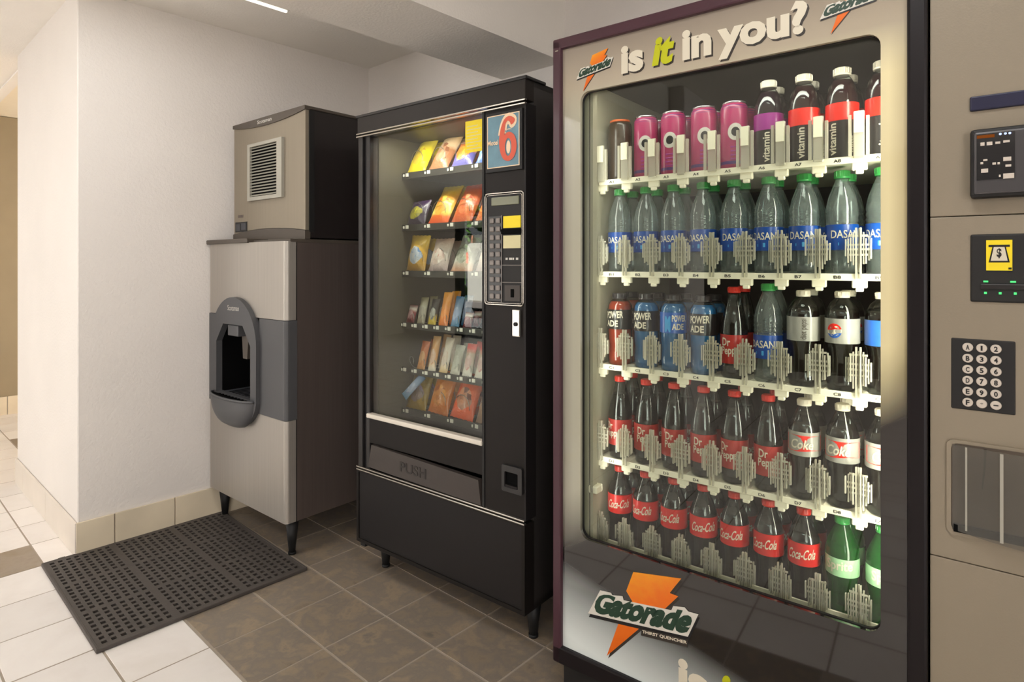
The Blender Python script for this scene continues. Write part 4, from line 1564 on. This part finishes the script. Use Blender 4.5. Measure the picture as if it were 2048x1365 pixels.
TALLNECK = [(0.024, 0.0), (0.031, 0.006), (0.033, 0.025), (0.033, 0.115), (0.0325, 0.128), (0.029, 0.152), (0.022, 0.182), (0.0150, 0.207), (0.0130, 0.218)]
SPORT = [(0.026, 0.0), (0.033, 0.006), (0.0345, 0.030), (0.032, 0.060), (0.0345, 0.080), (0.0350, 0.160), (0.0335, 0.172), (0.027, 0.183), (0.0185, 0.189), (0.0175, 0.192)]
VITA = [(0.026, 0.0), (0.0325, 0.006), (0.0335, 0.020), (0.0335, 0.130), (0.0325, 0.150), (0.029, 0.170), (0.021, 0.187), (0.0155, 0.195), (0.0150, 0.200)]


def cap(z, r, h, mat, parent, flare=True):
    bm = new()
    n = 24
    prof = [(r * 1.04, z), (r * 1.04, z + 0.004), (r, z + 0.005), (r * 0.99, z + h - 0.002), (r * 0.9, z + h)]
    lathe(bm, prof, n)
    for i in range(0, n, 2):
        a = 2 * PI * i / n
        x, y = r * 1.02 * math.cos(a), r * 1.02 * math.sin(a)
        box(bm, x - 0.0007, x + 0.0007, y - 0.0007, y + 0.0007, z + 0.005, z + h - 0.002)
    return obj('cap', bm, mat, parent)


def wrap_label(r, z0, z1, mat, parent, name='label'):
    bm = new()
    lathe(bm, [(r + 0.0006, z0), (r + 0.0006, z1)], 28, caps=False)
    return obj(name, bm, mat, parent)


def bottle(name, prof, shell, cap_mat, cap_r, cap_h, fill=None, fill_mat=None):
    t = thing(name, 'drink bottle', 'bottle')
    obj('body', lathe(new(), prof, 24), shell, t)
    if fill:
        ip = [(max(0.001, r - 0.0016), z + (0.002 if i == 0 else 0)) for i, (r, z) in enumerate(prof) if z <= fill]
        obj('liquid', lathe(new(), ip, 20), fill_mat, t)
    cap(prof[-1][1] - 0.002, cap_r, cap_h, cap_mat, t)
    return t


KIND = {}
# clear water, blue label
t = bottle('water_bottle', WATER, 'pet_blue', 'cap_green', 0.0158, 0.018)
lb = wrap_label(0.0336, 0.060, 0.117, 'label_blue', t)
bm = text_round(new(), 'DASANI', 0.0348, -0.95, 0.95, 0.086, 0.104, bold=0.01)
obj('lettering', bm, 'text_white', lb)
bm = new()
patch_round(bm, 0.0346, [(-0.5, 0.07), (0.0, 0.068), (0.5, 0.071), (0.5, 0.076), (0.0, 0.079), (-0.5, 0.076)])
obj('label_wave', bm, 'label_sky', lb)
KIND['water'] = (t, 'clear water bottle with green cap and blue label', 0.0)
# cola, red label high on contour bottle
t = bottle('cola_bottle', CONTOUR, 'pet_clear', 'cap_red', 0.0150, 0.015, 0.188, 'cola')
lb = wrap_label(0.0346, 0.106, 0.158, 'label_red', t)
bm = text_round(new(), 'Coca-Cola', 0.0358, -0.95, 0.85, 0.118, 0.142, bold=0.015, shear=0.15, rise=0.006)
obj('lettering', bm, 'text_white', lb)
KIND['cola'] = (t, 'cola bottle with red cap and red label', 0.0)
# diet cola, silver label with red band
t = bottle('diet_cola_bottle', CONTOUR, 'pet_clear', 'cap_white', 0.0150, 0.015, 0.188, 'cola')
lb = wrap_label(0.0346, 0.104, 0.160, 'label_silver', t)
bm = new()
patch_round(bm, 0.0356, [(a / 10.0, 0.116 + 0.002 * math.sin(a / 4.0)) for a in range(-13, 14)] + [(a / 10.0, 0.152) for a in range(13, -14, -1)])
obj('red_band', bm, 'label_scarlet', lb)
bm = text_round(new(), 'Coke', 0.0364, -0.9, 0.5, 0.121, 0.143, bold=0.02, shear=0.12)
obj('lettering', bm, 'text_white', lb)
KIND['diet'] = (t, 'diet cola bottle with white cap and silver label', 0.0)
# tall neck red-capped soda with maroon label
t = bottle('soda_bottle', TALLNECK, 'pet_clear', 'cap_red', 0.0150, 0.015, 0.185, 'cola')
lb = wrap_label(0.0332, 0.040, 0.112, 'label_maroon', t)
bm = new()
text_round(bm, 'Dr', 0.0343, -0.75, -0.1, 0.084, 0.104, bold=0.02)
text_round(bm, 'Pepper', 0.0343, -0.8, 0.8, 0.056, 0.082, bold=0.02, rise=0.004)
obj('lettering', bm, 'text_white', lb)
KIND['soda'] = (t, 'dark soda bottle with red cap and maroon label', 0.0)
# diet pepsi like: dome shoulder, silver label


def dome(name, lab, txt, globe):
    t = bottle(name, DOME, 'pet_clear', 'cap_white', 0.0150, 0.015, 0.196, 'cola')
    lb = wrap_label(0.0356, 0.110, 0.166, lab, t)
    if txt:
        bm = text_round(new(), txt, 0.0368, 0.15, 0.62, 0.114, 0.162, bold=0.01, rot=True)
        obj('lettering', bm, 'text_grey' if lab == 'label_pepsi' else 'head_trim', lb)
    if globe:
        bm = new()
        R, cz, ca = 0.0165, 0.1385, -0.45
        P_ = lambda a: (ca + R * math.cos(a) / 0.0367, cz + R * math.sin(a))
        up = [P_(PI * (0.08 + 0.9 * i / 16)) for i in range(17)]
        patch_round(bm, 0.0368, up + [(ca - 0.2, cz + 0.001), (ca + 0.1, cz + 0.004)], 0)
        dn = [P_(PI * (1.12 + 0.80 * i / 14)) for i in range(15)]
        patch_round(bm, 0.0368, dn + [(ca + 0.15, cz - 0.006), (ca - 0.2, cz - 0.009)], 1)
        patch_round(bm, 0.0364, [P_(2 * PI * i / 24) for i in range(24)], 2)
        obj('globe_emblem', bm, ['label_scarlet', 'label_pepsi', 'text_white'], lb)
    return t


KIND['dietdome'] = (dome('diet_soda_bottle', 'label_silver', 'diet pepsi', False), 'round-shouldered diet soda bottle with plain silver label', 0.0)
KIND['dietglobe'] = (dome('diet_soda_bottle', 'label_silver', None, True), 'white-capped soda bottle with tricolour globe label', 0.0)
KIND['pepsi'] = (dome('soda_bottle', 'label_pepsi', 'pepsi', False), 'round-shouldered soda bottle with blue label', 0.0)


def sport(name, liq, var):
    t = bottle(name, SPORT, 'pet_clear', 'cap_dark', 0.0200, 0.016, 0.186, liq)
    lb = wrap_label(0.0351, 0.105, 0.160, 'label_black' if var != 2 else 'label_pepsi', t)
    bm = new()
    if var == 2:
        text_round(bm, 'POWER', 0.0364, 0.1, 1.2, 0.136, 0.153, bold=0.03)
        text_round(bm, 'ADE', 0.0364, 0.1, 1.0, 0.114, 0.131, bold=0.03)
        pb = new()
        patch_round(pb, 0.0362, [(-0.45, 0.108), (0.0, 0.108), (0.0, 0.150), (-0.45, 0.150)])
        obj('light_panel', pb, 'label_sky', lb)
    else:
        text_round(bm, 'POWER', 0.0364, -0.75, 0.75, 0.134, 0.154, bold=0.03, rise=0.003)
        text_round(bm, 'ADE', 0.0364, -0.75, 0.35, 0.112, 0.130, bold=0.03)
    obj('lettering', bm, 'text_white', lb)
    return t


KIND['sportblue'] = (sport('sports_drink_bottle', 'liquid_blue', 1), 'blue sports drink bottle with black label', 0.0)
KIND['sportblue2'] = (sport('sports_drink_bottle', 'liquid_blue', 2), 'blue sports drink bottle showing its side panel', 0.0)
KIND['sportorange'] = (sport('sports_drink_bottle', 'liquid_orange', 1), 'orange red sports drink bottle with dark cap', 0.0)


def vita(liq, band):
    t = bottle('juice_bottle', VITA, 'pet_clear', 'cap_white', 0.0180, 0.018, 0.192, liq)
    lb = wrap_label(0.0336, 0.010, 0.132, 'label_black', t)
    wrap_label(0.0340, 0.092, 0.132, band, lb, 'colour_band')
    bm = new()
    text_round(bm, 'vitamin', 0.0350, -0.55, -0.1, 0.014, 0.086, bold=0.02, rot=True)
    text_round(bm, 'water', 0.0350, 0.55, 0.95, 0.016, 0.060, bold=0.02, rot=True)
    obj('lettering', bm, 'text_white', lb)
    return t


KIND['plum'] = (vita('liquid_plum', 'label_purple'), 'dark juice bottle with purple band', 0.0)
KIND['wine'] = (vita('liquid_wine', 'label_scarlet'), 'dark red juice bottle with scarlet band', 0.0)
# lemon-lime, green bottle
t = bottle('lemon_lime_bottle', CONTOUR, 'pet_green', 'cap_green', 0.0150, 0.015)
lb = wrap_label(0.0346, 0.106, 0.146, 'label_lime', t)
bm = text_round(new(), 'Sprite', 0.0358, -0.8, 0.8, 0.112, 0.140, bold=0.02, rise=0.004)
obj('lettering', bm, 'text_white', lb)
KIND['lime'] = (t, 'green lemon-lime soda bottle with pale label', 0.0)


def can(name, col, lid, ring):
    t = thing(name, 'drink can', 'can')
    obj('body', lathe(new(), [(0.022, 0.0), (0.026, 0.004), (0.0325, 0.014), (0.0330, 0.020), (0.0330, 0.160), (0.0315, 0.166), (0.0275, 0.172)], 28), col, t)
    obj('rim', lathe(new(), [(0.0275, 0.171), (0.0290, 0.174), (0.0285, 0.177), (0.0265, 0.177), (0.0255, 0.173), (0.0, 0.173)], 28), 'alu' if ring else lid, t)
    if ring:
        bm = new()
        lathe(bm, [(0.0332, 0.158), (0.0317, 0.1655), (0.0279, 0.1712)], 28, caps=False)
        obj('shoulder_band', bm, lid, t)
    bm = new()
    lathe(bm, [(0.006, 0.174), (0.006, 0.1755)], 10, cx=0.0, cy=-0.009)
    box(bm, -0.004, 0.004, -0.004, 0.012, 0.1735, 0.1755)
    obj('pull_tab', bm, 'alu', t)
    if ring:
        bm = new()
        n = 24
        P1 = [(0.30 * 2.3 * math.cos(2 * PI * i / n) * 0.8, 0.098 + 0.0215 * math.sin(2 * PI * i / n)) for i in range(n)]
        P2 = [(0.30 * 1.25 * math.cos(2 * PI * i / n) * 0.8, 0.098 + 0.0115 * math.sin(2 * PI * i / n)) for i in range(n)]
        f3 = lambda p, r=0.0338: (r * math.sin(p[0]), -r * math.cos(p[0]), p[1])
        a = [bm.verts.new(f3(p)) for p in P1]; b = [bm.verts.new(f3(p)) for p in P2]
        for i in range(n):
            bm.faces.new((a[i], a[(i + 1) % n], b[(i + 1) % n], b[i]))
        patch_round(bm, 0.0336, P2, 1)
        text_round(bm, 'b', 0.0340, -0.10, 0.10, 0.090, 0.106, bold=0.03, mi=1)
        obj('ring_emblem', bm, ['text_grey', 'text_black'], t)
        bm = new()
        for i in range(4):
            patch_round(bm, 0.0337, [(-0.35, 0.028 + i * 0.010), (0.30, 0.028 + i * 0.010), (0.30, 0.033 + i * 0.010), (-0.35, 0.033 + i * 0.010)])
        obj('print_block', bm, 'label_purple', t)
        for o_ in (1,):
            bm = new()
            lathe(bm, [(0.0332, 0.018), (0.0332, 0.026)], 28, caps=False)
            obj('base_band', bm, 'can_violet', t)
    return t


KIND['pink'] = (can('energy_drink_can', 'can_pink', 'can_violet', True), 'pink energy drink can with pale ring emblem', 0.0)
KIND['brown'] = (can('energy_drink_can', 'can_brown', 'cap_orange', False), 'dark brown drink can with orange rim', 0.0)

ROWS = [
    ['brown', 'pink', 'pink', 'pink', 'pink', 'plum', 'wine', 'wine', 'wine'],
    ['water'] * 9,
    ['sportorange', 'sportblue', 'sportblue2', 'sportblue', 'soda', 'water', 'dietdome', 'dietglobe', 'pepsi'],
    ['soda', 'soda', 'soda', 'soda', 'soda', 'soda', 'diet', 'diet', 'diet'],
    ['cola', 'cola', 'cola', 'cola', 'cola', 'cola', 'cola', 'lime', 'lime'],
]
used = set()
for r, row in enumerate(ROWS):
    for c, kd in enumerate(row):
        base, desc, _ = KIND[kd]
        zb = LIP[r] - 0.0075
        for back in (0, 1):
            if back and r == 0 and kd == 'brown':
                continue
            loc = G.W(XC[c] + random.uniform(-0.0015, 0.0015), 0.146 + 0.074 * back, zb)
            yaw = G.a + 0.22 + random.uniform(-0.34, 0.34) + (0.9 * random.uniform(-1, 1) if back else 0)
            if kd == 'dietglobe' and not back:
                yaw = G.a + 0.15
            if back:
                lab = '%s, behind the %s from left, %s shelf' % (desc, ORD[c], SNAME[r])
            else:
                lab = '%s, %s from left, %s shelf' % (desc, ORD[c], SNAME[r])
            grp = 'drinks on the %s shelf of the drink machine' % SNAME[r]
            if kd not in used:
                used.add(kd)
                base.location = loc
                base.rotation_euler = (0, 0, yaw)
                base['label'] = lab
                base['group'] = grp
            else:
                dup(base, loc, (0, 0, yaw), lab, grp)

# grey selection panel to the right of the glass door
PX0, PX1 = 0.869, GW
for nm, a, b in (('panel_upper', 1.3088, GH), ('panel_middle', 0.6629, 1.3074), ('panel_lower', 0.112, 0.6615)):
    bm = new()
    box(bm, PX0, PX1, -0.004, 0.06, a, b, bev=0.0018)
    if nm == 'panel_middle':
        bmesh.ops.recalc_face_normals(bm, faces=bm.faces)
    obj(nm, bm, 'panel_grey', dk)
bobj('panel_seam', (PX0, PX1 - 0.004, 0.004, 0.058, 0.655, 1.315), 'dark_recess', dk)
bobj('card_slot', (0.930, 1.13, -0.010, 0.0, 1.5005, 1.5275), 'text_navy', dk, bev=0.003)
# card reader
rd = bobj('card_reader', (0.931, 1.115, -0.030, 0.0, 1.338, 1.463), 'matte_black', dk, bev=0.006)
bobj('reader_face', (0.936, 1.110, -0.033, -0.024, 1.344, 1.457), 'reader_grey', rd, bev=0.004)
bobj('screen', (0.941, 0.994, -0.0345, -0.030, 1.370, 1.452), 'screen_dark', rd)
bobj('amber_display', (0.941, 0.966, -0.0352, -0.033, 1.4445, 1.4500), 'led_amber', rd)
bm = new()
for x in (0.974, 0.981, 0.987):
    lathe(bm, [(0.0021, 0), (0.0021, 0.001)], 10, cx=x, cy=-1.449)
bmesh.ops.rotate(bm, verts=bm.verts, matrix=Matrix.Rotation(-PI / 2, 3, 'X'))
for v in bm.verts:
    v.co = Vector((v.co.x, -0.0346 + (v.co.y) * 0.5, abs(v.co.z)))
obj('indicator_light', bm, 'led_white', rd)
bm = new()
for (a, b, z, h) in ((0.946, 0.952, 1.434, 0.006), (0.955, 0.963, 1.434, 0.006), (0.967, 0.974, 1.434, 0.004), (0.978, 0.987, 1.435, 0.004), (0.978, 0.989, 1.404, 0.007), (0.981, 0.989, 1.392, 0.004),
                     (0.978, 0.993, 1.374, 0.009), (0.946, 0.950, 1.400, 0.004), (0.950, 0.956, 1.405, 0.003), (0.947, 0.957, 1.386, 0.007), (0.972, 0.9745, 1.375, 0.004), (0.963, 0.968, 1.3975, 0.004), (0.970, 0.9735, 1.3975, 0.004)):
    box(bm, a, b, -0.0352, -0.0340, z - h / 2, z + h / 2)
obj('print_marks', bm, 'button_pale', rd)
# bill acceptor
bl_ = bobj('bill_acceptor', (0.931, 1.075, -0.008, 0.0, 1.149, 1.273), 'matte_black', dk, bev=0.003)
bs = bobj('bill_sticker', (0.954, 0.991, -0.010, -0.0075, 1.207, 1.262), 'sticker_yellow', bl_, label='yellow bill picture sticker')
bm = new()
prism(bm, [(0.9575, 1.2535), (0.9875, 1.2535), (0.9875, 1.2495), (0.9575, 1.2495)], -0.0106, -0.0095, 0)
prism(bm, [(0.963, 1.2495), (0.982, 1.2495), (0.9875, 1.2215), (0.9575, 1.2215)], -0.0106, -0.0095, 0)
prism(bm, [(0.965, 1.2495), (0.980, 1.2495), (0.9845, 1.2245), (0.9605, 1.2245)], -0.0112, -0.0100, 1)
text_flat(bm, '$', 0.969, 0.976, 1.229, 1.247, -0.0115, bold=0.03, mi=0)
obj('bill_pictogram', bm, ['text_black', 'text_white'], bl_)
bobj('bill_mouth', (0.945, 1.06, -0.011, -0.007, 1.172, 1.183), 'black_plastic', bl_, bev=0.002)
bm = new()
for x in (0.953, 0.974, 0.995):
    box(bm, x - 0.002, x + 0.002, -0.0105, -0.0075, 1.164, 1.168)
box(bm, 0.950, 0.957, -0.0115, -0.0105, 1.1855, 1.1885)
box(bm, 0.988, 0.996, -0.0115, -0.0105, 1.1855, 1.1885)
obj('indicator_light', bm, 'led_green', bl_)
bobj('sticker_mark', (0.9855, 0.990, -0.0106, -0.0095, 1.209, 1.2125), 'text_black', bl_)
# keypad
kd_ = bobj('keypad', (0.902, 0.9955, -0.006, 0.0, 0.948, 1.080), 'matte_black', dk, bev=0.002)
KEYS = ['A12', 'B34', 'C56', 'D78', 'E90', 'F*-']
kb = None
for r in range(6):
    for c in range(3):
        loc = (0.927 + 0.0205 * c, -0.006, 1.0645 - 0.0204 * r)
        if kb is None:
            bm = new()
            lathe(bm, [(0.0082, 0.0), (0.0082, 0.002), (0.0072, 0.003)], 18)
            bmesh.ops.rotate(bm, verts=bm.verts, matrix=Matrix.Rotation(PI / 2, 3, 'X'))
            kb = obj('button', bm, 'button_pale', kd_)
            b_ = kb
        else:
            b_ = kb.copy(); COL.objects.link(b_)
        b_.location = loc
bm = new()
for r in range(6):
    for c in range(3):
        x, z = 0.927 + 0.0205 * c, 1.0645 - 0.0204 * r
        ch_ = KEYS[r][c]
        w, h = (0.0028, 0.0046) if ch_ not in '1*-' else ((0.0014, 0.0046) if ch_ == '1' else ((0.0022, 0.0022) if ch_ == '*' else (0.0036, 0.0010)))
        text_flat(bm, ch_, x - w, x + w, z - h, z + h, -0.0094, bold=0.03)
obj('key_lettering', bm, 'text_black', kd_)
# delivery door: recessed port behind a bowed clear flap
o_, i_ = matched(rrect(0.895, 1.175, 0.712, 0.890, 0.012), rrect(0.902, 1.168, 0.719, 0.884, 0.012), (1.03, 0.80))
dd = obj('delivery_port', ringplate(new(), o_, i_, -0.009, -0.003), 'panel_grey', dk)
bobj('port_back', (0.90, 1.17, -0.0045, -0.0035, 0.717, 0.886), 'flap_back', dd)
bm = new()
N = 14
ga = []
for j, z in enumerate((0.722, 0.882)):
    ga.append([bm.verts.new((0.904 + 0.262 * i / N, -0.010 - 0.020 * math.sin(PI * i / N), z - (0.006 * math.sin(PI * i / N) if j == 0 else 0))) for i in range(N + 1)])
for i in range(N):
    f = bm.faces.new((ga[0][i], ga[0][i + 1], ga[1][i + 1], ga[1][i]))
    f.smooth = True
fl = obj('clear_flap', bm, 'flap_clear', dd)
bm = new()
box(bm, 0.9235, 0.9265, -0.016, -0.012, 0.726, 0.880)
box(bm, 0.9735, 0.9785, -0.028, -0.024, 0.722, 0.880)
obj('flap_streak', bm, 'vent_plastic', dd)  # pale upright bars put in for light reflected on the flap
bobj('port_sill', (0.906, 1.166, -0.012, -0.004, 0.719, 0.733), 'dark_recess', dd)
bm = prism(new(), [(0.951, 0.880), (0.955, 0.880), (0.953, 0.840), (0.949, 0.805), (0.947, 0.806), (0.950, 0.842)], -0.0065, -0.005)
obj('scuff', bm, 'head_trim', dd)
